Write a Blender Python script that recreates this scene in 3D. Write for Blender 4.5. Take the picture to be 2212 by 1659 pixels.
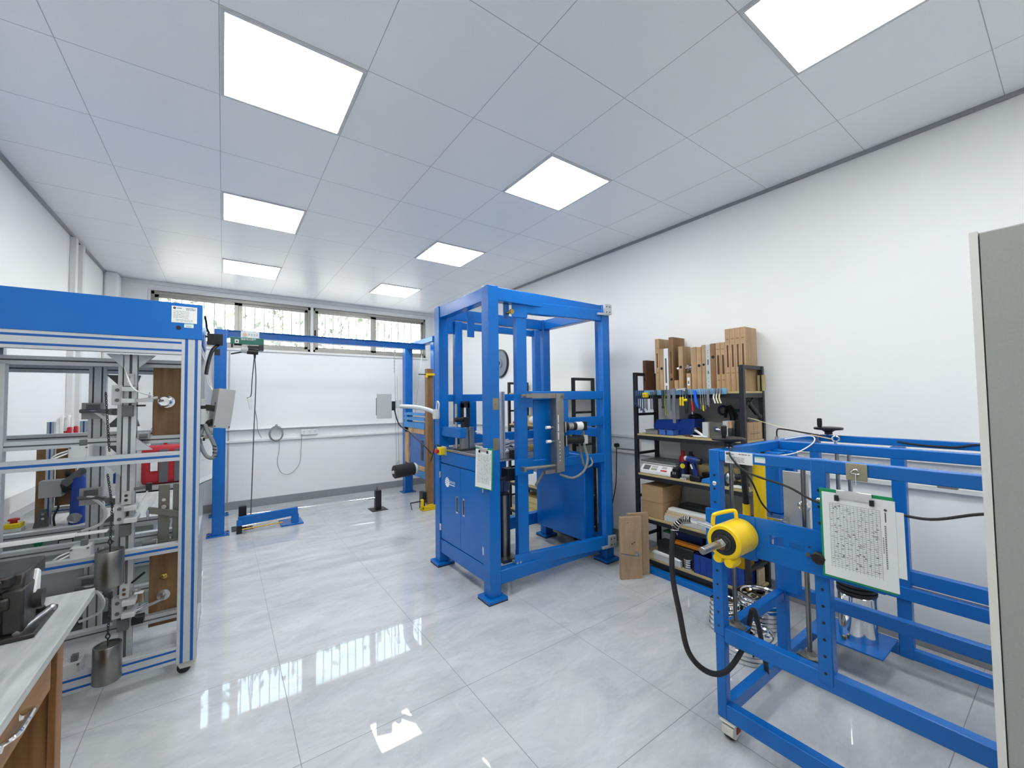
import bpy, bmesh, math, random
from math import sin, cos, pi, radians, atan2, hypot
from mathutils import Vector, Matrix, Euler
random.seed(7)
S = bpy.context.scene
for o in list(bpy.data.objects): bpy.data.objects.remove(o)
COL = S.collection

# ---------------------------------------------------------------- camera
F = 879.7
YAW, PITCH, ROLL = 0.617148, 0.0375088, -0.0122938
FW = Vector((sin(YAW)*cos(PITCH), cos(YAW)*cos(PITCH), sin(PITCH)))
R0 = Vector((cos(YAW), -sin(YAW), 0)); U0 = R0.cross(FW)
RT = R0*cos(ROLL)+U0*sin(ROLL); UP = -R0*sin(ROLL)+U0*cos(ROLL)
CAM = Vector((0, 0, 1.535))
cd = bpy.data.cameras.new('camera'); co = bpy.data.objects.new('camera', cd); COL.objects.link(co)
cd.sensor_width = 36; cd.sensor_fit = 'HORIZONTAL'; cd.lens = 36*F/2212; cd.clip_start = .02; cd.clip_end = 200
m = Matrix((RT, UP, -FW)).transposed().to_4x4(); m.translation = CAM; co.matrix_world = m
S.camera = co
# a point of the photo on a known plane of the room
def ray(x, y): return FW+RT*((x-1106)/F)-UP*((y-829.5)/F)
def at_x(x, y, X): d = ray(x, y); return CAM+d*(X/d.x)
def at_y(x, y, Y): d = ray(x, y); return CAM+d*(Y/d.y)
def at_z(x, y, Z): d = ray(x, y); return CAM+d*((Z-CAM.z)/d.z)

# ---------------------------------------------------------------- world, sun, exposure
S.view_settings.view_transform = 'Standard'; S.view_settings.look = 'None'
S.view_settings.gamma = 1; S.view_settings.use_curve_mapping = False
S.view_settings.exposure = 0.0
W = bpy.data.worlds.new('world'); S.world = W; W.use_nodes = True
nt = W.node_tree; bgn = nt.nodes['Background']
sky = nt.nodes.new('ShaderNodeTexSky'); sky.sky_type = 'NISHITA'
sky.sun_elevation = radians(48); sky.sun_rotation = radians(200); sky.sun_disc = False
sky.air_density = 1.2; sky.dust_density = 3.5; sky.ozone_density = 1.0
tint = nt.nodes.new('ShaderNodeMix'); tint.data_type = 'RGBA'; tint.blend_type = 'MULTIPLY'; tint.inputs[0].default_value = 1
nt.links.new(sky.outputs[0], tint.inputs[6]); tint.inputs[7].default_value = (1, .90, .74, 1); nt.links.new(tint.outputs[2], bgn.inputs[0]); bgn.inputs[1].default_value = 3.0
LAMP = 20.0      # brightness of the ceiling diffusers

# ---------------------------------------------------------------- materials
MATS = {}
def mat(name, col, rough=.5, metal=0., spec=.5, noise=0., nscale=8., bump=0., bscale=60., coat=0., stretch=None, col2=None, emit=None, estr=0., trans=0., alpha=None, ior=1.45):
    if name in MATS: return MATS[name]
    M = bpy.data.materials.new(name); M.use_nodes = True; T = M.node_tree; N = T.nodes; L = T.links
    b = N['Principled BSDF']
    b.inputs['Base Color'].default_value = (*col, 1); b.inputs['Roughness'].default_value = rough
    b.inputs['Metallic'].default_value = metal; b.inputs['Specular IOR Level'].default_value = spec
    b.inputs['Coat Weight'].default_value = coat; b.inputs['IOR'].default_value = ior
    b.inputs['Transmission Weight'].default_value = trans
    if emit: b.inputs['Emission Color'].default_value = (*emit, 1); b.inputs['Emission Strength'].default_value = estr
    tc = N.new('ShaderNodeTexCoord'); mp = N.new('ShaderNodeMapping'); L.new(tc.outputs['Object'], mp.inputs[0])
    if stretch: mp.inputs['Scale'].default_value = stretch
    nz = N.new('ShaderNodeTexNoise'); nz.inputs['Scale'].default_value = nscale; nz.inputs['Detail'].default_value = 5
    L.new(mp.outputs[0], nz.inputs['Vector'])
    c2 = col2 if col2 else tuple(min(1, c*(1-noise)) for c in col)
    if noise or col2:
        rp = N.new('ShaderNodeValToRGB'); rp.color_ramp.elements[0].position = .3; rp.color_ramp.elements[1].position = .7
        rp.color_ramp.elements[0].color = (*c2, 1); rp.color_ramp.elements[1].color = (*col, 1)
        L.new(nz.outputs['Fac'], rp.inputs[0]); L.new(rp.outputs[0], b.inputs['Base Color'])
    if bump:
        n2 = N.new('ShaderNodeTexNoise'); n2.inputs['Scale'].default_value = bscale; L.new(mp.outputs[0], n2.inputs['Vector'])
        bp = N.new('ShaderNodeBump'); bp.inputs['Strength'].default_value = bump; bp.inputs['Distance'].default_value = .01
        L.new(n2.outputs['Fac'], bp.inputs['Height']); L.new(bp.outputs[0], b.inputs['Normal'])
    MATS[name] = M
    return M
BLUE = mat('blue_paint', (.0008, .138, .51), .27, spec=.5, noise=.12, nscale=3, bump=.02, bscale=90)
DBLUE = mat('dark_blue_paint', (.001, .11, .40), .35, noise=.1)
ALU = mat('anodised_aluminium', (.56, .58, .60), .42, .55, noise=.06, nscale=12, stretch=(1, 1, 1))
STRIPE = mat('blue_slot_strip', (.004, .09, .36), .45)
SLOT = mat('slot_shadow_grey', (.09, .095, .10), .6)
STEEL = mat('brushed_steel', (.55, .54, .52), .28, 1, noise=.12, nscale=30, stretch=(1, 1, .1))
DSTEEL = mat('dark_brushed_steel', (.27, .26, .245), .33, 1, noise=.35, nscale=14, stretch=(1, 1, .08))
TAUPE = mat('bead_blasted_steel', (.33, .315, .295), .42, .85, noise=.12, nscale=20)
CHROME = mat('chrome', (.8, .8, .8), .1, 1, noise=.04)
BLACK = mat('black_plastic', (.012, .012, .013), .4, noise=.2)
RUBBER = mat('black_rubber', (.018, .018, .02), .65, noise=.2)
BLKMET = mat('black_powder_coat', (.018, .019, .022), .38, noise=.15)
WHITE = mat('white_plastic', (.78, .78, .77), .4, noise=.03)
LGREY = mat('light_grey_plastic', (.52, .53, .53), .45, noise=.04)
GREYP = mat('grey_enclosure', (.36, .365, .365), .42, noise=.05)
DGREY = mat('dark_grey', (.12, .125, .13), .5, noise=.1)
YEL = mat('yellow_paint', (.90, .60, .008), .3, noise=.08, nscale=5)
YELP = mat('yellow_plastic', (.80, .62, .01), .38, noise=.05)
RED = mat('red_plastic', (.55, .015, .02), .38, noise=.1)
GREEN = mat('green_plastic', (.005, .28, .11), .4, noise=.08)
TEAL = mat('green_hoist_paint', (.015, .15, .11), .4, noise=.15)
PAPER = mat('paper', (.80, .81, .80), .8, noise=.03)
INK = mat('ink', (.10, .11, .12), .8, noise=.3)
INKL = mat('pale_ink', (.38, .40, .41), .8, noise=.3)
WHTP = mat('white_mark', (.85, .86, .86), .6)
BRASS = mat('brass', (.62, .42, .10), .25, 1, noise=.1)
CARD = mat('cardboard', (.42, .27, .14), .75, noise=.12, nscale=4)
ORANGE = mat('orange_plastic', (.75, .25, .02), .4, noise=.08)
BAG = mat('clear_bag_film', (.80, .77, .76), .25, noise=.1, bump=.4, bscale=25)
CRATE = mat('blue_crate_plastic', (.01, .05, .32), .42, noise=.1)
CRATEL = mat('light_blue_crate_plastic', (.06, .16, .52), .42, noise=.1)
def wood(name, c1, c2, ax, rough=.55, sc=7, knots=0):
    M = mat(name, c1, rough, col2=c2); T = M.node_tree; N = T.nodes; L = T.links; b = N['Principled BSDF']
    mp = [n for n in N if n.type == 'MAPPING'][0]
    s = [14, 14, 14]; s[ax] = 1.1; mp.inputs['Scale'].default_value = s
    nz = [n for n in N if n.type == 'TEX_NOISE'][0]; nz.inputs['Scale'].default_value = 1.5; nz.inputs['Distortion'].default_value = .8
    big = N.new('ShaderNodeTexNoise'); big.inputs['Scale'].default_value = sc; tc = [n for n in N if n.type == 'TEX_COORD'][0]
    L.new(tc.outputs['Object'], big.inputs['Vector'])
    mx = N.new('ShaderNodeMix'); mx.data_type = 'RGBA'; mx.blend_type = 'MULTIPLY'; mx.inputs[0].default_value = .35
    rp = [n for n in N if n.type == 'VALTORGB'][0]
    L.new(rp.outputs[0], mx.inputs[6]); L.new(big.outputs['Fac'], mx.inputs[7]); L.new(mx.outputs[2], b.inputs['Base Color'])
    return M
OAK = wood('light_wood', (.62, .42, .24), (.45, .28, .14), 2)
OAKD = wood('brown_wood', (.36, .20, .09), (.22, .11, .045), 2)
WALNUT = wood('dark_brown_wood', (.15, .06, .02), (.08, .03, .012), 2)
DESKW = wood('honey_wood', (.42, .21, .075), (.24, .10, .03), 1)
DESKV = wood('honey_wood_upright', (.42, .21, .075), (.24, .10, .03), 2)
PINE = wood('pale_pine', (.72, .60, .40), (.60, .46, .28), 1)
MDF = mat('shelf_board', (.52, .42, .20), .6, noise=.18, nscale=6, stretch=(1, 1, 1))
GWOOD = wood('grey_wood_laminate', (.62, .63, .62), (.36, .37, .37), 1, .45)

# ---------------------------------------------------------------- mesh builder
class MB:
    def __init__(s): s.v = []; s.f = []; s.m = []; s.s = []
    def add(s, vs, fs, m=0, sm=False):
        o = len(s.v); s.v += [Vector(v) for v in vs]
        for f in fs: s.f.append([o+i for i in f]); s.m.append(m); s.s.append(sm)
        return s
    def box(s, a, b, m=0, M=None):
        x0, x1 = sorted((a[0], b[0])); y0, y1 = sorted((a[1], b[1])); z0, z1 = sorted((a[2], b[2]))
        vs = [Vector(p) for p in ((x0,y0,z0),(x1,y0,z0),(x1,y1,z0),(x0,y1,z0),(x0,y0,z1),(x1,y0,z1),(x1,y1,z1),(x0,y1,z1))]
        if M is not None: vs = [M @ v for v in vs]
        return s.add(vs, [(3,2,1,0),(4,5,6,7),(0,1,5,4),(1,2,6,5),(2,3,7,6),(3,0,4,7)], m)
    def bar(s, p, q, w, h, m=0, up=(0, 0, 1)):      # rectangular bar between two points
        p, q = Vector(p), Vector(q); d = (q-p); L = d.length; d.normalize(); u = Vector(up)
        if abs(d.dot(u)) > .99: u = Vector((0, 1, 0))
        r = d.cross(u).normalized(); u = r.cross(d)
        M = Matrix((r, d, u)).transposed().to_4x4(); M.translation = p
        return s.box((-w/2, 0, -h/2), (w/2, L, h/2), m, M)
    def cyl(s, p, q, r, r2=None, n=20, m=0, cap=True):
        p, q = Vector(p), Vector(q); r2 = r if r2 is None else r2; d = (q-p).normalized()
        a = d.orthogonal().normalized(); b = d.cross(a)
        vs = []
        for c, rr in ((p, r), (q, r2)):
            for i in range(n): t = 2*pi*i/n; vs.append(c+a*cos(t)*rr+b*sin(t)*rr)
        s.add(vs, [(i, (i+1) % n, n+(i+1) % n, n+i) for i in range(n)], m, True)
        if cap: s.add(vs, [tuple(reversed(range(n))), tuple(range(n, 2*n))], m)
        return s
    def lathe(s, p, ax, prof, n=24, m=0):           # prof: (radius, distance along the axis)
        p = Vector(p); d = Vector(ax).normalized(); a = d.orthogonal().normalized(); b = d.cross(a); vs = []; k = len(prof)
        for r, h in prof:
            for i in range(n): t = 2*pi*i/n; vs.append(p+d*h+a*cos(t)*r+b*sin(t)*r)
        fs = []
        for j in range(k-1):
            for i in range(n): fs.append((j*n+i, j*n+(i+1) % n, (j+1)*n+(i+1) % n, (j+1)*n+i))
        s.add(vs, fs, m, True)
        if prof[0][0] > 1e-4: s.add(vs[:n], [tuple(reversed(range(n)))], m)
        if prof[-1][0] > 1e-4: s.add(vs[-n:], [tuple(range(n))], m)
        return s
    def tube(s, pts, r, n=8, m=0, smooth=True, sub=6):
        P = [Vector(p) for p in pts]
        if smooth and len(P) > 2:
            Q = []
            for i in range(len(P)-1):
                p0 = P[max(i-1, 0)]; p1 = P[i]; p2 = P[i+1]; p3 = P[min(i+2, len(P)-1)]
                for k in range(sub):
                    t = k/sub; Q.append(.5*((2*p1)+(p2-p0)*t+(2*p0-5*p1+4*p2-p3)*t*t+(3*p1-p0-3*p2+p3)*t**3))
            Q.append(P[-1]); P = Q
        vs = []; a = None
        for i, p in enumerate(P):
            d = (P[min(i+1, len(P)-1)]-P[max(i-1, 0)])
            if d.length < 1e-9: d = Vector((0, 0, 1))
            d.normalize()
            if a is None: a = d.orthogonal().normalized()
            a = (a-d*a.dot(d)); a = a.normalized() if a.length > 1e-6 else d.orthogonal().normalized(); b = d.cross(a)
            for k in range(n): t = 2*pi*k/n; vs.append(p+a*cos(t)*r+b*sin(t)*r)
        fs = []
        for j in range(len(P)-1):
            for i in range(n): fs.append((j*n+i, j*n+(i+1) % n, (j+1)*n+(i+1) % n, (j+1)*n+i))
        s.add(vs, fs, m, True); s.add(vs[:n], [tuple(reversed(range(n)))], m); s.add(vs[-n:], [tuple(range(n))], m)
        return s
    def prism(s, poly, ax, a, b, m=0, M=None):      # polygon in the two other axes, extruded along ax from a to b
        n = len(poly); vs = []
        for h in (a, b):
            for (u, v) in poly:
                p = [0, 0, 0]; o = [i for i in range(3) if i != ax]; p[o[0]] = u; p[o[1]] = v; p[ax] = h; vs.append(Vector(p))
        if M is not None: vs = [M @ v for v in vs]
        fs = [tuple(range(n)), tuple(reversed(range(n, 2*n)))]+[((i+1) % n, i, n+i, n+(i+1) % n) for i in range(n)]
        return s.add(vs, fs, m)
    def sph(s, c, r, n=16, m=0, sc=(1, 1, 1)):
        c = Vector(c); vs = []; k = n//2
        for j in range(1, k):
            for i in range(n):
                a, t = pi*j/k, 2*pi*i/n; vs.append(c+Vector((r*sc[0]*sin(a)*cos(t), r*sc[1]*sin(a)*sin(t), r*sc[2]*cos(a))))
        fs = []
        for j in range(k-2):
            for i in range(n): fs.append((j*n+i, (j+1)*n+i, (j+1)*n+(i+1) % n, j*n+(i+1) % n))
        vs += [c+Vector((0, 0, r*sc[2])), c-Vector((0, 0, r*sc[2]))]; t, b = len(vs)-2, len(vs)-1
        fs += [(t, i, (i+1) % n) for i in range(n)]+[(b, (k-2)*n+(i+1) % n, (k-2)*n+i) for i in range(n)]
        return s.add(vs, fs, m, True)
    def bbox(s):
        return Vector([min(v[i] for v in s.v) for i in range(3)]), Vector([max(v[i] for v in s.v) for i in range(3)])
    def mesh(s, name, mats, off=Vector((0, 0, 0))):
        me = bpy.data.meshes.new(name); me.from_pydata([v-off for v in s.v], [], s.f)
        mats = mats if isinstance(mats, (list, tuple)) else [mats]
        for x in mats: me.materials.append(x)
        me.polygons.foreach_set('material_index', s.m); me.polygons.foreach_set('use_smooth', s.s)
        bm = bmesh.new(); bm.from_mesh(me); bmesh.ops.recalc_face_normals(bm, faces=bm.faces); bm.to_mesh(me); bm.free(); me.set_sharp_from_angle(angle=radians(38))
        return me
def bev(o, w, seg=2):
    if w:
        b = o.modifiers.new('bevel', 'BEVEL'); b.width = w; b.segments = seg; b.limit_method = 'ANGLE'; b.angle_limit = radians(50)
    return o
def tag(o, label=None, cat=None, group=None, kind=None):
    if label: o['label'] = label
    if cat: o['category'] = cat
    if group: o['group'] = group
    if kind: o['kind'] = kind
    return o
def thing(name, label, cat, loc, group=None):       # Empty at the base of a thing that has parts
    o = bpy.data.objects.new(name, None); COL.objects.link(o); o.location = loc; o.empty_display_size = .05
    o['base'] = list(loc)
    return tag(o, label, cat, group)
def part(name, mb, mats, parent, bw=.0, label=None):  # a mesh (world coordinates) as a child
    off = Vector(parent['base'])
    o = bpy.data.objects.new(name, mb.mesh(name, mats, off)); COL.objects.link(o)
    r = parent
    while r.parent: r = r.parent
    o.parent = parent; o['base'] = list(off)
    if label: o['label'] = label
    return bev(o, bw)
def solo(name, label, cat, mb, mats, group=None, bw=0, kind=None):   # a thing that is one mesh
    a, b = mb.bbox(); off = Vector(((a.x+b.x)/2, (a.y+b.y)/2, a.z))
    o = bpy.data.objects.new(name, mb.mesh(name, mats, off)); COL.objects.link(o); o.location = off; o['base'] = list(off)
    return bev(tag(o, label, cat, group, kind), bw)
def struct(name, mb, mats, parent=None, bw=0):
    a, b = mb.bbox(); off = Vector(parent['base']) if parent else Vector(((a.x+b.x)/2, (a.y+b.y)/2, a.z))
    o = bpy.data.objects.new(name, mb.mesh(name, mats, off)); COL.objects.link(o); o['base'] = list(off)
    if parent: o.parent = parent
    else: o.location = off; o['kind'] = 'structure'
    return bev(o, bw)
def text_part(name, txt, size, M, mt, parent, ext=.0004, align='LEFT'):
    c = bpy.data.curves.new(name, 'FONT'); c.body = txt; c.size = size; c.extrude = ext; c.align_x = align; c.align_y = 'CENTER'
    c.materials.append(mt); t = bpy.data.objects.new(name, c); COL.objects.link(t)
    bpy.context.view_layer.update(); dg = bpy.context.evaluated_depsgraph_get()
    me = bpy.data.meshes.new_from_object(t.evaluated_get(dg)); bpy.data.objects.remove(t)
    me.transform(M); off = Vector(parent['base']); me.transform(Matrix.Translation(-off))
    o = bpy.data.objects.new(name, me); COL.objects.link(o); o.parent = parent
    return o
def axes(origin, xdir, ydir):                       # matrix whose local x,y lie along the given directions
    x = Vector(xdir).normalized(); y = Vector(ydir).normalized(); z = x.cross(y)
    M = Matrix((x, y, z)).transposed().to_4x4(); M.translation = Vector(origin); return M
def lines(mb, M, x0, x1, y0, dy, n, th=.0012, m=0, jit=.3, z=.0006):   # rows of illegible small print
    for i in range(n):
        x = x0
        while x < x1:
            w = random.uniform(.004, .012)*(x1-x0)/.06*1.2; e = min(x+w, x1)
            mb.box((x, y0-i*dy-th/2, z-.0002), (e, y0-i*dy+th/2, z), m, M); x = e+random.uniform(.1, .4)*w
# ================================================================ THE ROOM
XL, XR, YF, YB, ZC = -1.21, 3.50, 7.15, -2.6, 3.17
WALL = mat('white_wall_paint', (.88, .88, .87), .75, noise=.025, nscale=1.5, bump=.03, bscale=150)
TRIM = mat('white_trim', (.78, .775, .76), .5, noise=.03)
WFRAME = mat('grey_beige_aluminium_frame', (.42, .40, .35), .4, .3, noise=.1)
EDGE = mat('ceiling_edge_profile', (.33, .34, .36), .45, .4, noise=.05)
# floor: polished grey marble tiles with thin joints
fm = mat('polished_marble_floor', (.5, .5, .5), .025, spec=.62)
N = fm.node_tree.nodes; L = fm.node_tree.links; b = N['Principled BSDF']
geo = N.new('ShaderNodeNewGeometry'); sp = N.new('ShaderNodeSeparateXYZ'); L.new(geo.outputs['Position'], sp.inputs[0])
def mth(op, a, b_=None, c=None):
    n = N.new('ShaderNodeMath'); n.operation = op
    for i, v in enumerate((a, b_, c)):
        if v is None: continue
        if isinstance(v, (int, float)): n.inputs[i].default_value = v
        else: L.new(v, n.inputs[i])
    return n.outputs[0]
def joint(sock, off, size, half):                   # 1 on a joint line, 0 elsewhere
    q = mth('FRACT', mth('DIVIDE', mth('SUBTRACT', sock, off-size*50), size)); d = mth('ABSOLUTE', mth('SUBTRACT', q, .5))
    return mth('GREATER_THAN', d, .5-half/size)
jx = joint(sp.outputs[0], .288, .80, .0016); jy = joint(sp.outputs[1], 1.185, .80, .0016); jj = mth('MAXIMUM', jx, jy)
tc = N.new('ShaderNodeMapping'); tc.inputs['Rotation'].default_value = (0, 0, radians(38)); tc.inputs['Scale'].default_value = (.8, 1.9, 1); L.new(geo.outputs['Position'], tc.inputs[0])
n1 = N.new('ShaderNodeTexNoise'); n1.inputs['Scale'].default_value = 2.2; n1.inputs['Detail'].default_value = 9; n1.inputs['Roughness'].default_value = .62; n1.inputs['Distortion'].default_value = 1.2; L.new(tc.outputs[0], n1.inputs['Vector'])
n2 = N.new('ShaderNodeTexNoise'); n2.inputs['Scale'].default_value = 26; n2.inputs['Detail'].default_value = 6; L.new(tc.outputs[0], n2.inputs['Vector'])
mixn = mth('ADD', mth('MULTIPLY', n1.outputs['Fac'], .8), mth('MULTIPLY', n2.outputs['Fac'], .2))
rp = N.new('ShaderNodeValToRGB'); e = rp.color_ramp.elements; e[0].position = .30; e[0].color = (.40, .415, .43, 1); e[1].position = .68; e[1].color = (.58, .59, .595, 1)
k = e.new(.5); k.color = (.50, .513, .522, 1); L.new(mixn, rp.inputs[0])
mx = N.new('ShaderNodeMix'); mx.data_type = 'RGBA'; L.new(jj, mx.inputs[0]); L.new(rp.outputs[0], mx.inputs[6]); mx.inputs[7].default_value = (.20, .20, .205, 1); L.new(mx.outputs[2], b.inputs['Base Color'])
L.new(mth('ADD', mth('MULTIPLY', jj, .4), .025), b.inputs['Roughness'])
wv = N.new('ShaderNodeTexNoise'); wv.inputs['Scale'].default_value = 3.0; wv.inputs['Detail'].default_value = 1; L.new(geo.outputs['Position'], wv.inputs['Vector'])
bp = N.new('ShaderNodeBump'); bp.inputs['Strength'].default_value = .02; bp.inputs['Distance'].default_value = .02; L.new(wv.outputs['Fac'], bp.inputs['Height']); L.new(bp.outputs[0], b.inputs['Normal'])
struct('floor', MB().box((XL-.2, YB-.2, -.12), (XR+.2, YF+.25, 0)), fm)
# ceiling: 60 cm satin metal tiles with fine joints
cm = mat('satin_ceiling_tiles', (.84, .85, .86), .36, .04, spec=.5)
N = cm.node_tree.nodes; L = cm.node_tree.links; b = N['Principled BSDF']
geo = N.new('ShaderNodeNewGeometry'); sp = N.new('ShaderNodeSeparateXYZ'); L.new(geo.outputs['Position'], sp.inputs[0])
jj = mth('MAXIMUM', joint(sp.outputs[0], -.033, .6, .0018), joint(sp.outputs[1], 1.998, .6, .0018))
cn = N.new('ShaderNodeTexNoise'); cn.inputs['Scale'].default_value = 260; L.new(geo.outputs['Position'], cn.inputs['Vector'])
rp = N.new('ShaderNodeValToRGB'); e = rp.color_ramp.elements; e[0].position = .3; e[0].color = (.86, .87, .875, 1); e[1].position = .7; e[1].color = (.90, .91, .915, 1); L.new(cn.outputs['Fac'], rp.inputs[0])
mx = N.new('ShaderNodeMix'); mx.data_type = 'RGBA'; L.new(jj, mx.inputs[0]); L.new(rp.outputs[0], mx.inputs[6]); mx.inputs[7].default_value = (.42, .43, .45, 1); L.new(mx.outputs[2], b.inputs['Base Color'])
struct('ceiling', MB().box((XL-.2, YB-.2, ZC), (XR+.2, YF+.25, ZC+.15)), cm)
struct('wall_left', MB().box((XL-.2, YB-.2, 0), (XL, YF+.25, ZC)), WALL)
struct('wall_right', MB().box((XR, YB-.2, 0), (XR+.2, YF+.25, ZC)), WALL)
struct('wall_back', MB().box((XL, YB-.2, 0), (XR, YB, ZC)), WALL)
# far wall with the high window strip
WX0, WX1, WZ0, WZ1 = -.80, 3.10, 2.33, 3.05
wf = MB().box((XL, YF, 0), (XR, YF+.25, WZ0)).box((XL, YF, WZ1), (XR, YF+.25, ZC)).box((XL, YF, WZ0), (WX0, YF+.25, WZ1)).box((WX1, YF, WZ0), (XR, YF+.25, WZ1))
struct('wall_far', wf, WALL)
struct('trim_1', MB().box((XL, YF-.03, ZC-.05), (XR, YF, ZC)).box((WX0-.03, YF-.012, WZ1), (WX1+.03, YF+.02, WZ1+.02)).box((WX0-.03, YF-.012, WZ0), (WX0, YF+.02, WZ1)), TRIM, bw=.004)
struct('trim_2', MB().box((XL, 6.88, 0), (XL+.13, YF, ZC)), WALL, bw=.025)       # corner pilaster
struct('trim_3', MB().box((XL, YB, ZC-.022), (XL+.022, YF, ZC)).box((XR-.022, YB, ZC-.022), (XR, YF, ZC)), EDGE)
BASE = mat('grey_tile_skirting', (.30, .31, .325), .2, noise=.12, nscale=4)
struct('baseboard_far', MB().box((XL+.13, YF-.012, 0), (XR, YF, .115)), BASE, bw=.002)
struct('baseboard_left', MB().box((XL, YB, 0), (XL+.012, 6.88, .115)), BASE, bw=.002)
struct('baseboard_right', MB().box((XR-.012, YB, 0), (XR, YF-.012, .115)), BASE, bw=.002)
# windows: two sliding pairs, bars outside
glass = mat('window_glass', (1, 1, 1), 0, trans=1, ior=1.02)
def window(name, x0, x1, sash):
    w = struct(name, MB().box((x0, YF+.03, WZ0), (x1, YF+.09, WZ0+.045)).box((x0, YF+.03, WZ1-.045), (x1, YF+.09, WZ1)).box((x0, YF+.03, WZ0), (x0+.035, YF+.09, WZ1)).box((x1-.035, YF+.03, WZ0), (x1, YF+.09, WZ1)), WFRAME, bw=.003)
    for i in range(len(sash)-1):
        a, b_ = sash[i], sash[i+1]; y = YF+.05+(i % 2)*.02
        fr = MB()
        for (p, q) in (((a, WZ0+.04), (b_, WZ0+.085)), ((a, WZ1-.085), (b_, WZ1-.04)), ((a, WZ0+.04), (a+.05, WZ1-.04)), ((b_-.05, WZ0+.04), (b_, WZ1-.04))):
            fr.box((p[0], y-.012, p[1]), (q[0], y+.012, q[1]))
        s_ = struct('sash', fr, WFRAME, w, .003)
        struct('window_pane', MB().box((a+.045, y-.002, WZ0+.08), (b_-.045, y+.002, WZ1-.08)), glass, s_)
    return w
w1 = window('window_1', WX0, 1.13, [WX0+.03, .17, 1.10])
w2 = window('window_2', 1.17, WX1, [1.20, 2.14, WX1-.03])
struct('sash_latch', MB().box((1.19, YF+.015, 2.60), (1.215, YF+.04, 2.69)), BLACK, w2, .003)
struct('trim_4', MB().box((1.13, YF-.005, WZ0), (1.17, YF+.1, WZ1)), TRIM, bw=.003)
struct('trim_5', MB().box((WX0-.02, YF-.02, WZ0-.035), (WX1+.02, YF+.1, WZ0)), TRIM, bw=.004)
bars = MB()
x = WX0+.05
while x < WX1: bars.box((x, YF+.19, WZ0-.02), (x+.014, YF+.204, WZ1)); x += .125
bars.box((WX0, YF+.187, WZ0+.16), (WX1, YF+.207, WZ0+.175))
solo('window_grille', 'white steel security bars outside the high window strip', 'window bars', bars, TRIM)
# outside: bright leafy hedge close to the building
LEAF = mat('pale_sunlit_leaves', (.18, .23, .19), .6, noise=.6, nscale=3)
hd = MB()
for i in range(5200):
    c = Vector((random.uniform(-4.5, 8), 9.6+random.uniform(0, .9), random.uniform(1.0, 4.3)))
    a = Vector((random.uniform(-1, 1), random.uniform(-1, 1), random.uniform(-1, 1))).normalized(); b_ = a.orthogonal().normalized()
    s_ = random.uniform(.05, .13); hd.add([c-a*s_, c+b_*s_*.5, c+a*s_, c-b_*s_*.5], [(0, 1, 2, 3)])
solo('garden_hedge', 'pale leafy hedge seen through the barred high windows', 'hedge', hd, LEAF, kind='stuff')
struct('trim_6', MB().box((-8, YF+.3, -.15), (12, 22, -.02)), mat('outdoor_paving', (.55, .54, .5), .8, noise=.1))
# wall trunking (raised white cable ducts)
def duct(name, a, b_, lab): return solo(name, lab, 'cable duct', MB().box(a, b_), TRIM, bw=.003)
duct('cable_trunking', (XL+.13, YF-.05, 1.135), (XR, YF, 1.15), 'thin upper white cable ducting along the far wall under the windows')
duct('cable_trunking', (XL+.13, YF-.03, .955), (XR, YF, .985), 'thin lower white cable ducting along the far wall under the windows')
duct('cable_trunking', (XR-.03, YB+.1, 1.12), (XR, YF-.06, 1.145), 'thin upper white cable ducting along the right wall behind shelving')
duct('cable_trunking', (XR-.03, YB+.1, .955), (XR, YF-.06, .985), 'thin lower white cable ducting along the right wall behind shelving')
duct('cable_trunking', (XL, 3.9, .80), (XL+.05, 6.8, .92), 'deep white cable ducting low on the left wall behind the machines')
for k_, (px, py) in enumerate(((163, 525), (178, 541))):
    p = at_x(px, py, XL+.03)
    solo('wall_conduit', ('left-hand' if k_ == 0 else 'right-hand')+' vertical white conduit dropping down the left wall from the ceiling', 'conduit', MB().box((XL, p.y-.035, 1.25), (XL+.045, p.y+.035, ZC-.03)), TRIM, bw=.003)
# ceiling lights
DIFF = mat('lit_led_diffuser', (.9, .9, .9), .5, emit=(.965, .99, .985), estr=LAMP)
LF = mat('light_frame', (.62, .63, .64), .4, noise=.03)
spots = [(0, 0, 'largest lit ceiling panel, upper left near the camera'), (0, 3, 'lit ceiling panel, middle one of the left-hand row'), (0, 6, 'lit ceiling panel of the left-hand row nearest the windows'),
         (3, -3, 'lit ceiling panel cut off by the top edge of the photo'), (3, 0, 'diamond-looking lit ceiling panel above the blue test cell'), (3, 3, 'lit ceiling panel third along the right-hand row'), (3, 6, 'smallest lit ceiling panel, right-hand row beside the windows'),
         (0, -3, 'unseen lit ceiling panel added behind the camera in the left row'), (0, -6, 'unseen fill light panel added on the ceiling at the back left'), (3, -6, 'unseen fill light panel added on the ceiling at the back right')]  # unseen panels behind the camera, added to brighten the room
for i, j, lab in spots:
    x0, y0 = -.033+.6*i, 1.998+.6*j
    t = thing('ceiling_light', lab, 'ceiling light', (x0+.3, y0+.3, ZC), 'recessed square ceiling lights')
    fr = MB().box((x0+.004, y0+.004, ZC-.008), (x0+.02, y0+.596, ZC)).box((x0+.58, y0+.004, ZC-.008), (x0+.596, y0+.596, ZC)).box((x0+.02, y0+.004, ZC-.008), (x0+.58, y0+.02, ZC)).box((x0+.02, y0+.58, ZC-.008), (x0+.58, y0+.596, ZC))
    part('frame', fr, LF, t); part('diffuser', MB().box((x0+.02, y0+.02, ZC-.005), (x0+.58, y0+.58, ZC)), DIFF, t)
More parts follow.
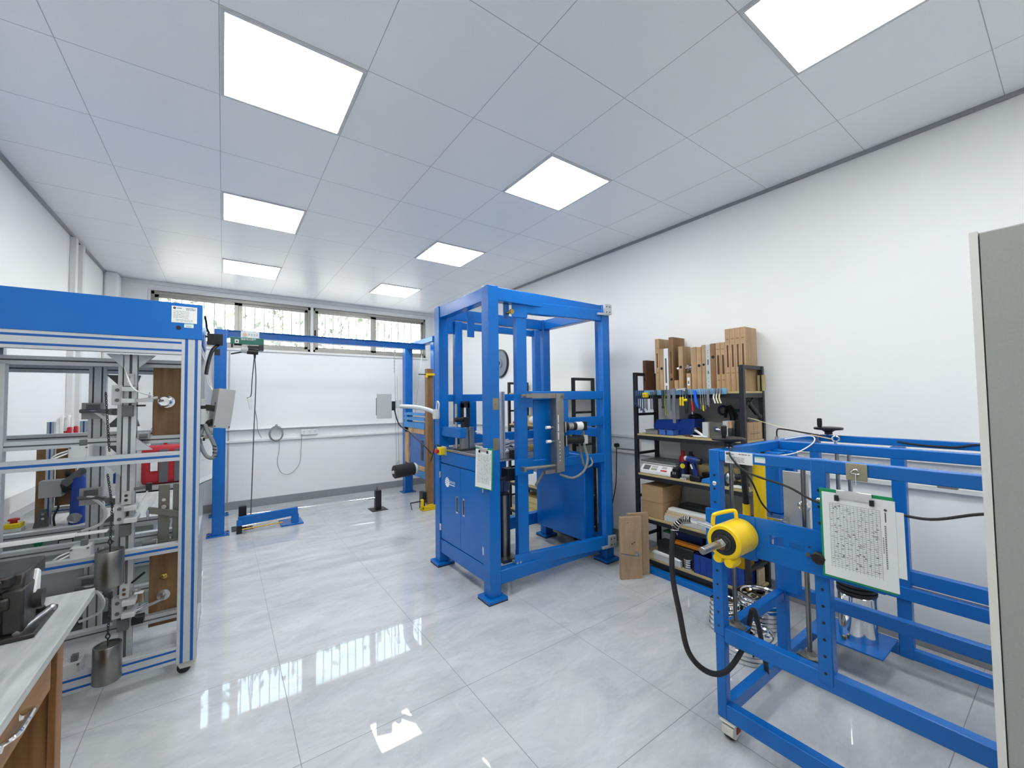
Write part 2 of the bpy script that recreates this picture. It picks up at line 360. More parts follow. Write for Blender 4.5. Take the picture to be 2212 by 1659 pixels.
# ================================================================ BLUE TEST CELL (centre)
RX0, RX1, RY0, RY1, RZ = 1.66, 3.045, 2.65, 3.63, 2.43
cell = thing('door_test_cell', 'tall blue steel door test cell standing in the middle of the room', 'test rig', ((RX0+RX1)/2, (RY0+RY1)/2, 0))
for (x, y) in ((RX0, RY0), (RX1-.1, RY0), (RX0, RY1-.1), (RX1-.1, RY1-.1)):
    p = MB().box((x, y, .03), (x+.1, y+.1, RZ))
    for zz in (.13, .19, RZ-.05, RZ-.11):
        for yy in (.03, .07): p.cyl((x-.0006, y+yy, zz), (x+.002, y+yy, zz), .006, n=8, m=1)
    po = part('post', p, [BLUE, BLACK], cell, .006)
    part('foot_plate', MB().box((x-.035, y-.035, .008), (x+.135, y+.135, .03)), BLUE, po, .002)
    part('rubber_pad', MB().box((x-.035, y-.035, 0), (x+.135, y+.135, .008)), RUBBER, po)
def rail(a, b, par=None, nm='crossbar', mt=None): return part(nm, MB().box(a, b), mt or BLUE, par or cell, .006)
rail((RX0+.1, RY0+.01, RZ-.115), (RX1-.1, RY0+.09, RZ-.005)); rail((RX0+.1, RY1-.09, RZ-.115), (RX1-.1, RY1-.01, RZ-.005))
rail((RX0+.01, RY0+.1, RZ-.115), (RX0+.09, RY1-.1, RZ-.005)); rail((RX1-.09, RY0+.1, RZ-.115), (RX1-.01, RY1-.1, RZ-.005))
rail((RX0+.1, RY0+.01, .11), (RX1-.1, RY0+.09, .215)); rail((RX0+.01, RY0+.1, .12), (RX0+.09, RY1-.1, .245))
rail((RX1-.09, RY0+.1, .11), (RX1-.01, RY1-.1, .215)); rail((RX0+.1, RY1-.09, .17), (RX1-.1, RY1-.01, .29))
# inner back frame
rail((1.81, 3.55, 2.235), (2.92, 3.60, 2.30)); rail((1.82, 3.50, 1.30), (1.90, 3.56, 2.30), nm='upright'); rail((2.80, 3.50, .9), (2.88, 3.56, 2.30), nm='upright')
rail((1.76, 3.55, 1.52), (2.94, 3.60, 1.59)); rail((1.96, 3.50, 1.15), (2.05, 3.56, 1.52), nm='upright'); rail((1.76, 3.55, 1.10), (2.94, 3.60, 1.19))
rail((1.76, 3.54, 2.18), (1.83, 3.60, 2.33), nm='drilled_plate')
rail((RX0+.02, RY0+.5, 1.20), (RX0+.08, RY1-.1, 1.29)); rail((RX1-.09, RY0+.1, 1.16), (RX1-.02, RY1-.1, 1.25)); rail((RX1-.09, RY0+.1, .86), (RX1-.02, RY1-.1, .97))
rail((2.30, 3.50, .25), (2.40, 3.56, 1.1), nm='upright')
br = MB(); br.bar((1.82, 3.2, 2.33), (1.82, 3.2, 2.10), .07, .012); part('hanging_bracket', br, DBLUE, cell, .003)
b2 = MB().box((1.845, 2.70, 2.19), (1.895, 2.712, 2.33)).cyl((1.87, 2.63, 2.235), (1.87, 2.72, 2.235), .012, m=1).cyl((1.87, 2.62, 2.235), (1.87, 2.64, 2.235), .021, n=6, m=1)
part('stop_bracket', b2, [DBLUE, BRASS], cell)
# left cabinet with two doors (faces the left of the room)
cb = MB().box((RX0+.03, RY0+.1, .245), (1.80, RY1-.1, 1.07)); part('cabinet_body', cb, BLUE, cell, .003)
part('worktop', MB().box((RX0+.005, RY0+.1, 1.07), (1.83, RY1-.1, 1.09)), STEEL, cell, .002)
part('drawer_panel', MB().box((RX0+.012, RY0+.105, .955), (RX0+.03, RY1-.105, 1.065)), BLUE, cell, .002)
ym = (RY0+RY1)/2
for s_, (a, b_) in enumerate(((RY0+.105, ym-.002), (ym+.002, RY1-.105))):
    d = part('cabinet_door', MB().box((RX0+.012, a, .255), (RX0+.03, b_, .945)), BLUE, cell, .0015)
    hy = ym-.06 if s_ == 0 else ym+.06
    h = MB().box((RX0+.008, hy-.018, .55), (RX0+.0125, hy+.018, .70)).box((RX0+.006, hy-.010, .565), (RX0+.009, hy+.010, .685), 1)
    part('recessed_handle', h, [CHROME, BLACK], d)
    hy = RY0+.10 if s_ == 0 else RY1-.10
    for zz in (.36, .84): part('hinge', MB().box((RX0+.004, hy-.02, zz-.03), (RX0+.014, hy+.02, zz+.03)).cyl((RX0+.003, hy, zz-.03), (RX0+.003, hy, zz+.03), .005, n=8), CHROME, d)
LM = axes((RX0+.0115, ym+.29, .80), (0, -1, 0), (0, 0, 1))
lg = MB().lathe(LM @ Vector((.04, -.01, 0)), (-1, 0, 0), [(.044, 0), (.044, .0008)], n=32)
for k_ in range(3): lg.bar(LM @ Vector((.002, -.03+.018*k_, .0012)), LM @ Vector((.072, .0+.018*k_, .0012)), .0008, .003, 1)
for k_ in range(5): lg.box((.092+.021*k_, -.008, .0002), (.107+.021*k_, -.005, .0012), 0, LM); lg.box((.092+.021*k_, .004, .0002), (.107+.021*k_, .007, .0012), 0, LM); lg.box((.0975+.021*k_, -.010, .0002), (.1015+.021*k_, .012, .0012), 0, LM)
lg.box((.09, -.028, .0002), (.185, -.020, .0012), 0, LM)
part('maker_logo', lg, [WHTP, BLUE], cell, label='round white emblem with a row of white characters')
# right-hand blue sheet cover
rc = MB().box((2.80, 2.78, .18), (2.93, RY1-.12, 1.0)); part('side_cover', rc, BLUE, cell, .012)
for (y, z) in ((2.84, .24), (3.45, .24), (3.45, .9)): part('rivet', MB().cyl((2.79, y, z), (2.801, y, z), .008, n=8), DBLUE, cell)
# aluminium cross slide inside the cell
def profile(mb, a, b, ax, faces, n=2, m=1, w=.006, d=.0008):      # slot strips along axis ax on given faces ('x-','y-','z+')
    a = list(a); b = list(b); lo = [min(a[i], b[i]) for i in range(3)]; hi = [max(a[i], b[i]) for i in range(3)]
    mb.box(a, b)
    for f in faces:
        fa = 'xyz'.index(f[0]); o = [i for i in range(3) if i not in (fa, ax)][0]
        for k in range(n):
            c = lo[o]+(hi[o]-lo[o])*(k+.5)/n; p, q = list(lo), list(hi); p[o] = c-w/2; q[o] = c+w/2
            if f[1] == '-': p[fa], q[fa] = lo[fa]-d, lo[fa]+d
            else: p[fa], q[fa] = hi[fa]-d, hi[fa]+d
            mb.box(p, q, m)
    return mb
part('aluminium_beam', profile(MB(), (1.76, 3.18, .955), (2.80, 3.26, 1.045), 0, ('y-',)), [ALU, SLOT], cell, .002)
part('aluminium_beam', profile(MB(), (1.76, 3.40, 1.035), (2.92, 3.45, 1.115), 0, ('y-',)), [ALU, SLOT], cell, .002)
part('aluminium_upright', profile(MB(), (1.905, 2.85, 1.05), (1.945, 2.89, 1.60), 2, ('y-',), 1), [ALU, SLOT], cell, .002)
act = MB().cyl((2.18, 3.10, 1.09), (2.36, 3.10, 1.075), .032).cyl((2.36, 3.10, 1.075), (2.44, 3.10, 1.07), .02, .034, m=1).box((2.20, 3.08, .98), (2.30, 3.16, 1.06), 2).cyl((2.05, 3.2, 1.10), (2.22, 3.2, 1.13), .03)
part('lock_actuator', act, [CHROME, BRASS, BLACK], cell)
part('vacuum_block', MB().box((1.92, 2.78, .86), (2.0, 2.88, .96)).cyl((1.85, 2.8, .88), (2.10, 2.82, .89), .015).tube([(1.98, 2.78, .84), (2.01, 2.76, .86), (2.06, 2.76, .70), (2.10, 2.78, .62)], .004, m=1), [BLKMET, WHITE], cell, .003)
part('blue_guard_disc', MB().cyl((1.95, 2.95, .78), (1.95, 2.97, .78), .10, n=32), mat('smoky_blue_plastic', (.05, .10, .22), .2), cell)
cyl = MB().cyl((1.93, 2.86, .24), (1.93, 2.86, .74), .052, n=28).cyl((1.93, 2.86, .74), (1.93, 2.86, .75), .054, n=28, m=1).cyl((1.93, 2.86, .75), (1.93, 2.86, .95), .003, m=1).box((1.85, 2.75, .215), (2.0, 2.95, .24))
part('counterweight', cyl, [DSTEEL, BLACK], cell)
part('limit_box', MB().box((1.97, 2.70, .215), (2.05, 2.76, .30)), BLACK, cell, .003)
bt = MB()
for k_ in range(5): bt.box((1.93+.03*k_, 2.68, .217), (1.945+.03*k_, 2.86, .232))
part('guide_rods', bt, ALU, cell)
# electrical actuator standing on the worktop, behind-left
cy = MB().box((1.74, 3.22, 1.09), (1.80, 3.28, 1.27)).box((1.81, 3.22, 1.09), (1.86, 3.28, 1.29), 0).box((1.75, 3.20, 1.29), (1.80, 3.27, 1.38), 1).cyl((1.72, 3.30, 1.09), (1.72, 3.30, 1.50), .012, m=0).cyl((1.66, 3.22, 1.36), (1.74, 3.22, 1.36), .02, m=1).box((1.70, 3.18, 1.09), (1.90, 3.32, 1.10), 1).tube([(1.86, 3.2, 1.25), (1.93, 3.1, 1.20), (1.90, 3.05, 1.11)], .006, m=2).tube([(1.86, 3.2, 1.12), (1.92, 3.0, 1.10), (1.83, 2.9, 1.10), (1.70, 2.86, 1.04), (1.67, 2.87, .9)], .005, m=2)
part('pneumatic_lock_driver', cy, [STEEL, BLACK, WHITE], cell, .002)
part('slotted_plate', MB().box((1.86, 3.46, 1.10), (1.885, 3.48, 1.50)).box((1.925, 3.46, 1.10), (1.95, 3.48, 1.50)).box((1.86, 3.46, 1.46), (1.95, 3.48, 1.52)).box((1.86, 3.46, 1.10), (1.95, 3.48, 1.18)), BLKMET, cell)
for zz in (1.50, 1.19): part('latch_plate', MB().box((RX0+.035, RY0-.002, zz-.045), (RX0+.09, RY0, zz+.045)).cyl((RX0+.062, RY0-.006, zz), (RX0+.062, RY0, zz), .008, n=10), mat('brass_plate', (.33, .29, .20), .4, .7, noise=.2), cell)
e = part('emergency_stop', MB().box((RX0-.05, 3.40, 1.035), (RX0+.0, 3.48, 1.105)), YELP, cell, .006, 'yellow box'); part('grey_base', MB().box((RX0, 3.395, 1.03), (RX0+.012, 3.485, 1.11)), LGREY, e, .003)
part('button', MB().lathe((RX0-.05, 3.44, 1.07), (-1, 0, 0), [(.014, 0), (.014, .012), (.024, .016), (.024, .028), (.018, .034)]), RED, e)
part('cord', MB().tube([(RX0-.02, 3.46, 1.10), (RX0-.04, 3.52, 1.12), (RX0-.03, 3.60, 1.04), (RX0-.03, 3.66, .95)], .006), BLACK, e)

# swinging inner gate, slightly open toward the camera, hinged on the right post
gx = 2.94; ang = radians(-7.5)
GM = Matrix.Translation((gx, RY0-.03, 0)) @ Matrix.Rotation(ang, 4, 'Z') @ Matrix.Translation((-gx, 0, 0))
# local gate plane y in [-.06, 0], x from 1.93 to 2.94
gm = MB()
for a_, b_ in (((1.955, -.06, .17), (2.055, 0, 2.36)), ((2.86, -.06, .17), (2.94, 0, 2.36)), ((2.055, -.055, 2.25), (2.86, -.005, 2.355)), ((2.055, -.055, .17), (2.86, -.005, .275)),
               ((2.055, -.055, 1.525), (2.86, -.005, 1.60)), ((2.055, -.055, .95), (2.86, -.005, 1.03)), ((2.47, -.055, 1.285), (2.86, -.005, 1.37)), ((2.36, -.055, 1.03), (2.47, -.005, 1.525))): gm.box(a_, b_, 0, GM)
gate = part('swing_gate', gm, BLUE, cell, .006)
def gp(nm, boxes, mt=BLUE, bw=.006, m=None):
    mb = MB()
    for a, b_ in boxes: mb.box(a, b_, 0, GM)
    return part(nm, mb, mt, gate, bw)
gp('corner_plate', [((1.915, -.066, 2.21), (2.06, -.06, 2.36))], bw=.0); gp('corner_plate', [((1.915, -.066, .155), (2.06, -.06, .29))], bw=.0)
gp('corner_plate', [((1.93, -.066, 1.465), (2.10, -.06, 1.60))], bw=0); gp('corner_plate', [((1.93, -.066, .92), (2.10, -.06, 1.05))], bw=0)
gp('panel_plate', [((2.12, -.045, 1.03), (2.30, -.03, 1.525))], bw=.003); gp('filler_plate', [((2.26, -.02, 1.03), (2.40, -.01, 1.53))], bw=.003)
for z0 in (2.30, .18):
    hp = MB(); hp.box((2.80, -.085, z0), (2.93, -.06, z0+.02), 0, GM).box((2.875, -.09, z0+.01), (2.955, -.062, z0+.105), 0, GM)
    for (u, v) in ((.02, .03), (.055, .03), (.02, .08), (.055, .08)): hp.cyl(GM @ Vector((2.875+u, -.092, z0+v)), GM @ Vector((2.875+u, -.089, z0+v)), .006, n=8, m=1)
    part('hinge_block', hp, [ALU, BLACK], gate, .002)
# stainless C-frame on the gate
cf = MB()
cf.box((1.965, -.20, 1.545), (2.02, -.11, 1.575), 0, GM).cyl(GM @ Vector((1.95, -.16, 1.56)), GM @ Vector((2.26, -.16, 1.56)), .013)
cf.box((2.02, -.19, 1.54), (2.33, -.11, 1.58), 0, GM).box((2.245, -.20, .935), (2.29, -.11, 1.58), 0, GM).box((2.29, -.19, .935), (2.325, -.12, 1.56), 0, GM)
cf.cyl(GM @ Vector((1.95, -.16, .985)), GM @ Vector((2.26, -.16, .985)), .013).box((1.945, -.185, .965), (1.965, -.135, 1.0), 0, GM).box((2.15, -.17, .925), (2.30, -.12, .955), 0, GM)
for k_ in range(3): cf.box((2.258, -.2012, 1.34-.07*k_), (2.266, -.2, 1.40-.07*k_), 1, GM)
for k_ in range(6): cf.cyl(GM @ Vector((2.274, -.2008, 1.18-.03*k_)), GM @ Vector((2.274, -.2, 1.18-.03*k_)), .005, n=8, m=1)
part('steel_bracket', cf, [TAUPE, WHTP], gate, .003)
cf = MB().tube([GM @ Vector(v) for v in ((2.16, -.13, .935), (2.12, -.14, .90), (2.07, -.15, .84))], .012, smooth=False); part('clamp_lever', cf, DGREY, gate)
def motor(z, x0, lab, cols):
    m_ = MB(); y = -.155
    def P_(x): return GM @ Vector((x, y, z))
    m_.box((x0, y-.045, z-.045), (x0+.012, y+.045, z+.045), 0, GM); m_.cyl(P_(x0+.012), P_(x0+.05), .036, m=2); m_.cyl(P_(x0+.05), P_(x0+.10), .033, m=cols[0]); m_.cyl(P_(x0+.10), P_(x0+.135), .034, m=2)
    m_.cyl(P_(x0+.135), P_(x0+.20), .036, m=cols[1]); m_.box((x0+.20, y-.036, z-.036), (x0+.235, y+.036, z+.036), cols[2], GM); m_.cyl(P_(x0+.235), P_(x0+.243), .026, m=1)
    m_.cyl(P_(x0-.01), P_(x0-.16), .006, m=0); m_.cyl(P_(x0-.12), P_(x0-.16), .013, m=3)
    return part('drive_motor', m_, [STEEL, LGREY, BLACK, WHITE], gate, .001, lab)
motor(1.30, 2.33, 'motor with white body', (0, 3, 2)); motor(1.185, 2.335, 'all-black motor with grey end cap', (2, 2, 1))
cb_ = MB().tube([GM @ Vector(v) for v in ((2.545, -.16, 1.26), (2.55, -.17, 1.12), (2.57, -.18, 1.02), (2.53, -.18, .92), (2.42, -.17, .87), (2.30, -.15, .91))], .010, sub=8)
cb_.tube([GM @ Vector(v) for v in ((2.55, -.10, 1.14), (2.56, -.13, .98), (2.63, -.10, .93), (2.70, -.08, .96), (2.70, -.03, 1.03))], .009, sub=8); part('cable_loop', cb_, mat('grey_cable_sleeve', (.25, .27, .25), .6, noise=.3, nscale=40), gate)

# clipboard on the cell
def clipboard(name_lab, M, w, h, mt_board=GREEN, hook=True, sheets=1, grp=None, rows=30, rot=False):
    o = M @ Vector((0, 0, 0)); t = thing('clipboard', name_lab, 'clipboard', o, grp)
    part('board', MB().box((-w/2, -h, -.003), (w/2, 0, 0), 0, M), mt_board, t, .0015)
    pp = MB().box((-w/2+.008, -h+.008, .0011), (w/2-(.012 if sheets == 1 else -.004), -.012, .0022), 0, M)
    if sheets > 1: pp.box((-w/2+.03, -h+.06, .0), (w/2+.024, -.045, .001), 0, M)
    x0, x1 = -w/2+.03, w/2-.035
    for i in range(rows): pp.box((x0, -.05-(h-.09)*i/rows-.0005, .0021), (x1, -.05-(h-.09)*i/rows+.0005, .0026), 1, M)
    for i in range(15): pp.box((x0+(x1-x0)*i/14-.0004, -h+.04, .0021), (x0+(x1-x0)*i/14+.0004, -.05, .0026), 1, M)
    if rows > 5:
        for i in range(rows*5):
            u, v = random.uniform(x0, x1-.01), random.uniform(-h+.045, -.055); pp.box((u, v, .0024), (u+random.uniform(.003, .008), v+random.uniform(.0012, .003), .003), 1 if random.random() < .7 else 2, M)
        for v in range(24): pp.box((x1+.010, -.10-.006*v, .0022), (x1+.014, -.097-.006*v, .003), 2, M)
        for v in range(9): pp.box((x1+.004, -.14-.006*v, .0022), (x1+.007, -.1375-.006*v, .003), 2, M)
        pp.cyl(M @ Vector((x1+.014, -.045, .0022)), M @ Vector((x1+.014, -.045, .003)), .004, m=2).box((x1+.012, -.085, .0022), (x1+.015, -.053, .003), 2, M)
    part('record_sheet', pp, [PAPER, INKL, INK], t)
    cl = MB().box((-.05, -.028, .001), (.05, .002, .008), 0, M).box((-.055, -.038, .002), (-.043, -.018, .012), 1, M).box((.043, -.038, .002), (.055, -.018, .012), 1, M)
    part('clip', cl, [CHROME, BLACK], t, .001)
    return t
clipboard('green clipboard with handwritten record sheet hanging on front corner post of test cell', axes((1.632, 2.68, 1.165), (.12, -1, 0), (.03, 0, 1)), .215, .31)
# monitor arm on the left post with its control box
t = part('screen_arm', MB().tube([(1.64, 3.55, 1.40), (1.60, 3.60, 1.44), (1.52, 3.75, 1.47), (1.42, 3.92, 1.48)], .020, n=10).lathe((1.63, 3.53, 1.36), (0, 0, 1), [(.03, 0), (.034, .02), (.03, .09)]).cyl((1.41, 3.93, 1.46), (1.41, 3.93, 1.54), .028), mat('pale_grey_cast_arm', (.62, .66, .68), .35, noise=.05), cell)
part('cable_clip', MB().tube([(1.645, 3.52, 1.42), (1.645, 3.50, 1.50), (1.645, 3.54, 1.52), (1.65, 3.57, 1.42)], .006), WHITE, t)
part('mount_plate', MB().box((1.33, 3.93, 1.44), (1.38, 3.97, 1.53)).cyl((1.38, 3.95, 1.48), (1.41, 3.94, 1.48), .015), BLACK, t)
bx = MB().box((1.27, 3.86, 1.36), (1.345, 4.06, 1.60)).box((1.262, 3.89, 1.39), (1.27, 4.03, 1.57), 1)
part('enclosure', MB().box((-.07, -.03, -.12), (.07, .03, .12), 0, Matrix.Translation((1.285, 3.97, 1.485)) @ Matrix.Rotation(radians(-20), 4, 'Z')).box((-.076, -.02, -.09), (-.07, -.005, .08), 1, Matrix.Translation((1.285, 3.97, 1.485)) @ Matrix.Rotation(radians(-20), 4, 'Z')), [LGREY, BLACK], t, .005)
part('cable', MB().tube([(1.38, 3.95, 1.44), (1.42, 3.93, 1.30), (1.50, 3.85, 1.22), (1.58, 3.70, 1.10), (1.64, 3.66, 1.02)], .006), BLACK, t)
# ================================================================ LEFT: ALUMINIUM PROFILE RIG
AX0, AX1, AF, AB = -1.13, -.108, 3.0, 3.66
alu = thing('lock_endurance_rig', 'aluminium profile test rig with blue top box standing on castors at the left', 'test rig', ((AX0+AX1)/2, 3.3, 0))
def ap(a, b, ax, faces, n=1, nm='profile_rail', st=True, par=None, w=.008, bw=.0015):
    return part(nm, profile(MB(), a, b, ax, faces, n, 1, w), [ALU, STRIPE if st else SLOT], par or alu, bw)
# front plane: blue slot strips
ap((AX1-.09, AF, .075), (AX1, AF+.045, 1.905), 2, ('y-',), 2, 'front_post', w=.014); ap((AX0, AF, .075), (AX0+.09, AF+.045, 1.905), 2, ('y-',), 2, 'front_post', w=.014)
part('slot_strip', MB().box((AX1-.0008, AF+.019, .08), (AX1+.0008, AF+.027, 1.9)), STRIPE, alu)
ap((AX1-.09, AB-.045, .075), (AX1, AB, 1.905), 2, ('y-', 'x+'), 1, 'rear_post', w=.008); ap((AX0, AB-.045, .075), (AX0+.09, AB, 1.905), 2, ('y-',), 2, 'rear_post')
ap((AX0+.09, AF, 1.815), (AX1-.09, AF+.045, 1.905), 0, ('y-',), 2, 'front_rail', w=.012); ap((AX0+.09, AF, 1.21), (AX1-.09, AF+.045, 1.262), 0, ('y-',), 1, 'front_rail', w=.013)
ap((AX0+.09, AF, .70), (AX1-.09, AF+.045, .75), 0, ('y-',), 1, 'front_rail', w=.013); ap((AX0+.09, AF, .085), (AX1-.09, AF+.045, .175), 0, ('y-',), 2, 'front_rail', w=.012)
for z in (1.86, 1.24, .73, .13): ap((AX1-.045, AF+.045, z-.022), (AX1-.002, AB-.045, z+.022), 1, ('x+',), 1, 'side_rail')
for z in (1.86, 1.24, .73, .13): ap((AX0, AF+.045, z-.022), (AX0+.045, AB-.045, z+.022), 1, ('x+',), 1, 'side_rail')
# middle plane and back plane: plain slots
for z in (1.795, 1.345, .785, .30): ap((AX0+.01, 3.20, z-.045), (AX1-.09, 3.245, z), 0, ('y-',), 1, 'middle_rail', False)
for x in (-.49, -.955): ap((x, 3.19, .30), (x+.045, 3.235, 1.75), 2, ('y-',), 1, 'middle_upright', False)
ap((-.455, 3.12, .09), (-.40, 3.165, 1.815), 2, ('y-', 'x+'), 1, 'guide_column', False, w=.012)
for z in (1.775, 1.36, .79, .35): ap((AX0+.09, AB-.05, z-.045), (AX1-.09, AB-.005, z), 0, ('y-',), 1, 'back_rail', False)
ap((-.685, AB-.06, .15), (-.605, AB-.02, 1.77), 2, ('y-',), 2, 'back_upright', False)
g = MB()
for (x, z, sx, sz) in ((-.46, 1.815, -1, -1), (-.395, 1.815, 1, -1), (-.46, 1.21, -1, -1), (-.40, 1.27, 1, 1)): g = MB().prism([(x, z), (x+sx*.07, z), (x, z+sz*.075)], 1, 3.125, 3.155); part('gusset', g, ALU, alu, .001)
for (z, s_) in ((1.72, -1), (1.39, 1), (.80, 1), (1.29, -1)): part('gusset', MB().prism([(-.60, z), (-.44, z), (-.48, z+s_*.14)], 1, 3.56, 3.59), DGREY, alu, .001)
part('top_box', MB().box((AX0, AF-.004, 1.905), (AX1+.004, AB, 2.112)), BLUE, alu, .002)
part('rear_panel', MB().box((AX0, AB, .28), (-.62, AB+.004, .60)), GREYP, alu)
# nameplate on the top box
tb = thing
LMp = axes((-.245, AF-.0045, 2.093), (1, 0, 0), (0, 0, 1))
lp = MB().box((0, -.095, 0), (.115, 0, .0008), 0, LMp).cyl(LMp @ Vector((.013, -.012, .0008)), LMp @ Vector((.013, -.012, .0012)), .007, m=1)
lines(lp, LMp, .024, .046, -.012, .01, 1, .004, 1, z=.0014); lines(lp, LMp, .064, .108, -.010, .008, 2, .0035, 1, z=.0014); lines(lp, LMp, .008, .078, -.03, .009, 5, .0018, 1, z=.0014)
lines(lp, LMp, .02, .095, -.078, .007, 2, .0018, 1, z=.0014)
part('nameplate', lp, [PAPER, INK], alu, label='white nameplate with small dark print')
part('inspection_sticker', MB().box((-.188, AF-.0052, 1.972), (-.145, AF-.0045, 1.995)).box((-.188, AF-.0055, 1.989), (-.145, AF-.0052, 1.995), 1).box((-.18, AF-.0055, 1.976), (-.155, AF-.0052, 1.984), 1), [PAPER, mat('pale_green_print', (.35, .62, .48), .7)], alu)
part('cable_hole', MB().cyl((-.213, AF-.0055, 1.968), (-.213, AF+.001, 1.968), .012), BLACK, alu)
# specimen boards with locks
for nm, z0, z1 in (('upper', 1.325, 1.755), ('lower', .215, .69)): part('specimen_board', MB().box((-.345, 3.25, z0), (-.20, 3.29, z1)), OAKD, alu, .002, nm+' brown wooden board')
k = MB().lathe((-.275, 3.25, 1.545), (-.15, -1, .05), [(.036, 0), (.036, .006), (.016, .010), (.014, .035), (.031, .045), (.034, .06), (.026, .075), (0, .078)]); part('door_knob', k, CHROME, alu)
k = MB().lathe((-.278, 3.25, .50), (0, -1, 0), [(.018, 0), (.018, .01), (.012, .016), (0, .018)]); part('lock_cylinder', k, BRASS, alu)
k = MB().lathe((-.278, 3.25, .39), (0, -1, 0), [(.032, 0), (.032, .008), (.012, .010), (.012, .04)]).tube([(-.278, 3.205, .39), (-.285, 3.19, .385), (-.33, 3.185, .372), (-.41, 3.185, .36)], .009); part('lever_handle', k, STEEL, alu)
# clamps on the columns, chains and cylinder weights
for zc, dx in ((1.585, 0), (.93, .02), (.42, .02)):
    c = MB().box((-.50+dx, 3.10, zc-.055), (-.455+dx, 3.16, zc+.055)).box((-.455+dx, 3.05, zc+.02), (-.40+dx, 3.17, zc+.045)).box((-.455+dx, 3.05, zc-.045), (-.40+dx, 3.17, zc-.02))
    for s_ in (-1, 1): c.cyl((-.478+dx, 3.097, zc+.028*s_), (-.478+dx, 3.10, zc+.028*s_), .010, n=6, m=1)
    c.box((-.45, 3.09, zc+.05), (-.41, 3.12, zc+.12)).cyl((-.43, 3.085, zc+.10), (-.43, 3.09, zc+.10), .008, n=8, m=2).cyl((-.43, 3.085, zc+.075), (-.43, 3.09, zc+.075), .008, n=8, m=2)
    c.box((-.455, 3.08, zc-.12), (-.41, 3.12, zc-.058), 1)
    part('clamp_block', c, [LGREY, DGREY, CHROME], alu, .002)
for zc in (1.50, .98, .45):
    c = MB().box((-.70, 3.53, zc-.055), (-.60, 3.56, zc+.045)).box((-.68, 3.525, zc+.0), (-.62, 3.53, zc+.035), 1)
    c.tube([(-.70, 3.50, zc-.005), (-.62, 3.48, zc-.005), (-.56, 3.40, zc-.01), (-.52, 3.3, zc-.005)], .012, m=1).cyl((-.54, 3.35, zc-.01), (-.51, 3.28, zc-.01), .02, m=1).tube([(-.66, 3.49, zc), (-.55, 3.45, zc)], .006, m=2)
    c.tube([(-.64, 3.50, zc-.01), (-.59, 3.46, zc-.05), (-.57, 3.46, zc-.11), (-.60, 3.48, zc-.17), (-.68, 3.50, zc-.20)], .008, m=3)
    part('air_gripper', c, [GREYP, DGREY, CHROME, WHITE], alu)
for (x, z) in ((-.60, 1.29), (-.585, .77), (-.61, .19)):
    c = MB().box((x-.045, 3.03, z-.04), (x+.03, 3.12, z+.03)).cyl((x-.008, 3.025, z-.005), (x-.008, 3.035, z-.005), .032, n=24).box((x-.01, 3.05, z+.03), (x+.015, 3.08, z+.06), 1)
    for sx in (-1, 1):
        for sz in (-1, 1): c.cyl((x-.008+.03*sx, 3.024, z-.005+.027*sz), (x-.008+.03*sx, 3.028, z-.005+.027*sz), .005, n=8, m=1)
    c.tube([(x-.04, 3.04, z), (x-.10, 3.04, z-.03), (x-.13, 3.06, z-.04)], .004, m=2).tube([(x-.04, 3.06, z+.01), (x-.09, 3.06, z-.01), (x-.12, 3.07, z-.04)], .004, m=2)
    part('air_cylinder', c, [LGREY, DGREY, WHITE], alu, .002)
part('drag_chain', MB().box((-1.0, 3.07, .845), (-.62, 3.11, .862)).box((-.62, 3.07, .848), (-.50, 3.11, .858)), WHITE, alu, .002)
for z in (1.02, 1.16, 1.50): pass
def chain(mb, p, q, link=.016, r=.0022):
    p, q = Vector(p), Vector(q); n = max(2, int((q-p).length/(link*.78))); d = (q-p).normalized(); a = d.orthogonal().normalized(); b = d.cross(a)
    for i in range(n):
        c = p+(q-p)*((i+.5)/n); u = a if i % 2 else b
        mb.tube([c+d*link*.5*cos(2*pi*k/8)+u*link*.3*sin(2*pi*k/8) for k in range(9)], r, n=4, smooth=False)
    return mb
for xw, zt, top in ((-.468, .787, 1.60), (-.468, .31, .60)):
    w = thing('counterweight', ('upper' if zt > .5 else 'lower')+' brushed steel cylinder weight hanging on a black chain in the aluminium rig', 'weight', (xw, 2.95, zt-.185), 'steel cylinder weights')
    part('cylinder', MB().lathe((xw, 2.95, zt-.185), (0, 0, 1), [(.054, 0), (.056, .003), (.056, .178), (.054, .181), (.048, .181), (.047, .172), (0, .172)], 36), DSTEEL, w)
    hk = MB().tube([(xw, 2.95, zt-.02), (xw, 2.95, zt+.02), (xw-.008, 2.95, zt+.035), (xw, 2.95, zt+.05), (xw+.008, 2.95, zt+.035), (xw, 2.95, zt+.02)], .003); chain(hk, (xw, 2.95, zt+.045), (xw, 2.98, zt+.23)); part('chain', hk, BLKMET, w)
ch = MB(); chain(ch, (-.52, 3.08, 1.60), (-.50, 3.08, 1.28)); chain(ch, (-.50, 3.05, 1.16), (-.468, 2.98, 1.0)); part('hanging_chain', ch, BLKMET, alu)
part('cord', MB().tube([(-.45, 3.1, 1.74), (-.40, 3.0, 1.62), (-.33, 3.1, 1.58)], .004), WHITE, alu)
